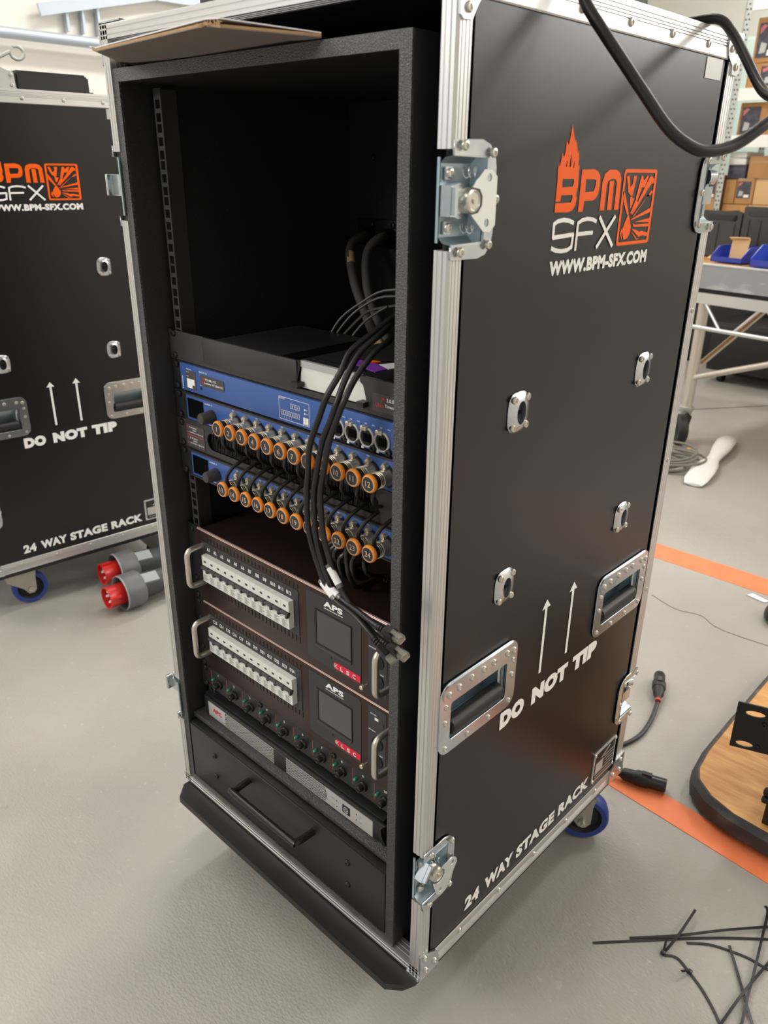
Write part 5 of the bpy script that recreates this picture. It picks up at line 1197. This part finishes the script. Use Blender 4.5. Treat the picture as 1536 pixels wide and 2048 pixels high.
def carton(label, x0, x1, z0, z1, y=5.28, dpt=.38, lbl=None, m='card', tape=False, pink=False):
    c = thing('cardboard_box', label, 'box', ((x0+x1)/2, y+dpt/2, z0), 'cardboard boxes on the shelving')
    part('carton', MB().box((x0, y, z0+.001), (x1, y+dpt, z1), .003), M[m], c)
    part('flap_seam', MB().box((x0+.004, y-.0012, z1-.010), (x1-.004, y+.001, z1-.006)), M['cbrown'], c)
    if lbl:
        l = part('printed_label', MB().box((lbl[0], y-.0015, lbl[2]), (lbl[1], y+.001, lbl[3])), M['boxlbl'], c)
        w_, h_ = lbl[1]-lbl[0], lbl[3]-lbl[2]
        part('white_patch', MB().box((lbl[0]+w_*.55, y-.0022, lbl[2]+h_*.05), (lbl[0]+w_*.92, y-.001, lbl[2]+h_*.22)), M['white'], l)
        part('pink_mark', MB().prism([(lbl[0]+w_*.08, lbl[3]-h_*.32), (lbl[0]+w_*.40, lbl[3]-h_*.08), (lbl[0]+w_*.22, lbl[3]-h_*.04), (lbl[0]+w_*.05, lbl[3]-h_*.15)], XZ(y-.0015), -.0007, 0), M['pink'], l)
        part('grey_picture', MB().prism([(lbl[0]+w_*.15, lbl[2]+h_*.12), (lbl[0]+w_*.45, lbl[2]+h_*.15), (lbl[0]+w_*.5, lbl[2]+h_*.40), (lbl[0]+w_*.2, lbl[2]+h_*.45)], XZ(y-.0015), -.0007, 0), M['silver'], l)
    if tape: part('tape_band', MB().box((x0, y-.0012, z1-.045), (x1, y+.001, z1-.028)), M['cbrown'], c)
    return c
carton('brown box with open flap shadows on the upper white beam, beside the upright', -1.815, -1.42, 1.546, 1.690, lbl=(-1.73, -1.55, 1.560, 1.672))
carton('box with dark label, topmost on the shelving at the right edge', -1.80, -1.46, 1.692, 1.945, lbl=(-1.785, -1.66, 1.720, 1.915))
carton('box with a tall dark label standing between the two white beams', -1.820, -1.43, 1.271, 1.466, lbl=(-1.803, -1.684, 1.280, 1.440))
carton('plain box in the lowest visible row, left of the labelled one', -1.832, -1.762, .846, 1.000)
carton('box with square dark label in the row below the lower beam', -1.757, -1.640, .846, 1.005, lbl=(-1.751, -1.660, .884, .989))
carton('plain pale box right of the square-labelled one', -1.634, -1.510, .846, 1.003, m='card2')
carton('plain box at the right edge, lowest visible row', -1.505, -1.36, .846, 1.000)
carton('taped box stacked above the plain boxes under the lower beam', -1.700, -1.50, 1.008, 1.147, tape=True)
carton('wide box under the labelled row, left end, behind the black crates', -1.832, -1.66, .557, .843)
carton('wide box under the labelled row, middle, behind the black crates', -1.655, -1.48, .557, .843, m='card2', tape=True)
carton('wide box under the labelled row, right end, behind the bucket', -1.475, -1.28, .557, .843, tape=True)
carton('box with dark open end, left of the perforated upright', -2.10, -1.890, .557, 1.027, lbl=(-1.96, -1.90, .88, 1.0))  # dark label patch stands in for the open end's dark inside
db = thing('dark_carton', 'dark box under the stacked white lids on the shelving', 'box', (-1.77, 5.45, 1.0)); part('carton', MB().box((-1.834, 5.28, 1.008), (-1.715, 5.62, 1.092), .003), M['boxlbl'], db); part('lid_line', MB().box((-1.834, 5.279, 1.080), (-1.715, 5.281, 1.084)), M['matte'], db)
for k, lab in enumerate(('white flat lid lying on the dark box under the beam, lower of two', 'white flat lid lying on the dark box under the beam, upper of two')):
    solo('white_lid', MB().box((-1.838, 5.28, 1.0935+k*.042), (-1.725, 5.60, 1.131+k*.042), .003), M['shelfw'], lab, 'lid', (-1.78, 5.44, 1.0935+k*.042), 'white lids on the shelving')
# pale green cupboard against the rear wall
cp = thing('wall_cupboard', 'pale green cupboard against the rear wall, behind the case top at right', 'cupboard', (-2.45, 6.75, F))
part('body', MB().box((-3.1, 6.55, F+.001), (-1.9, 6.98, 2.02), .004), M['dgreen'], cp)
for x in (-2.78, -2.60): part('top_post', MB().box((x-.012, 6.56, 2.02), (x+.012, 6.585, 2.10)), M['greenp'], cp)
for a, b in ((-3.09, -2.51), (-2.49, -1.91)): part('door', MB().box((a, 6.54, F+.06), (b, 6.55, 2.0)), M['dgreen'], cp)
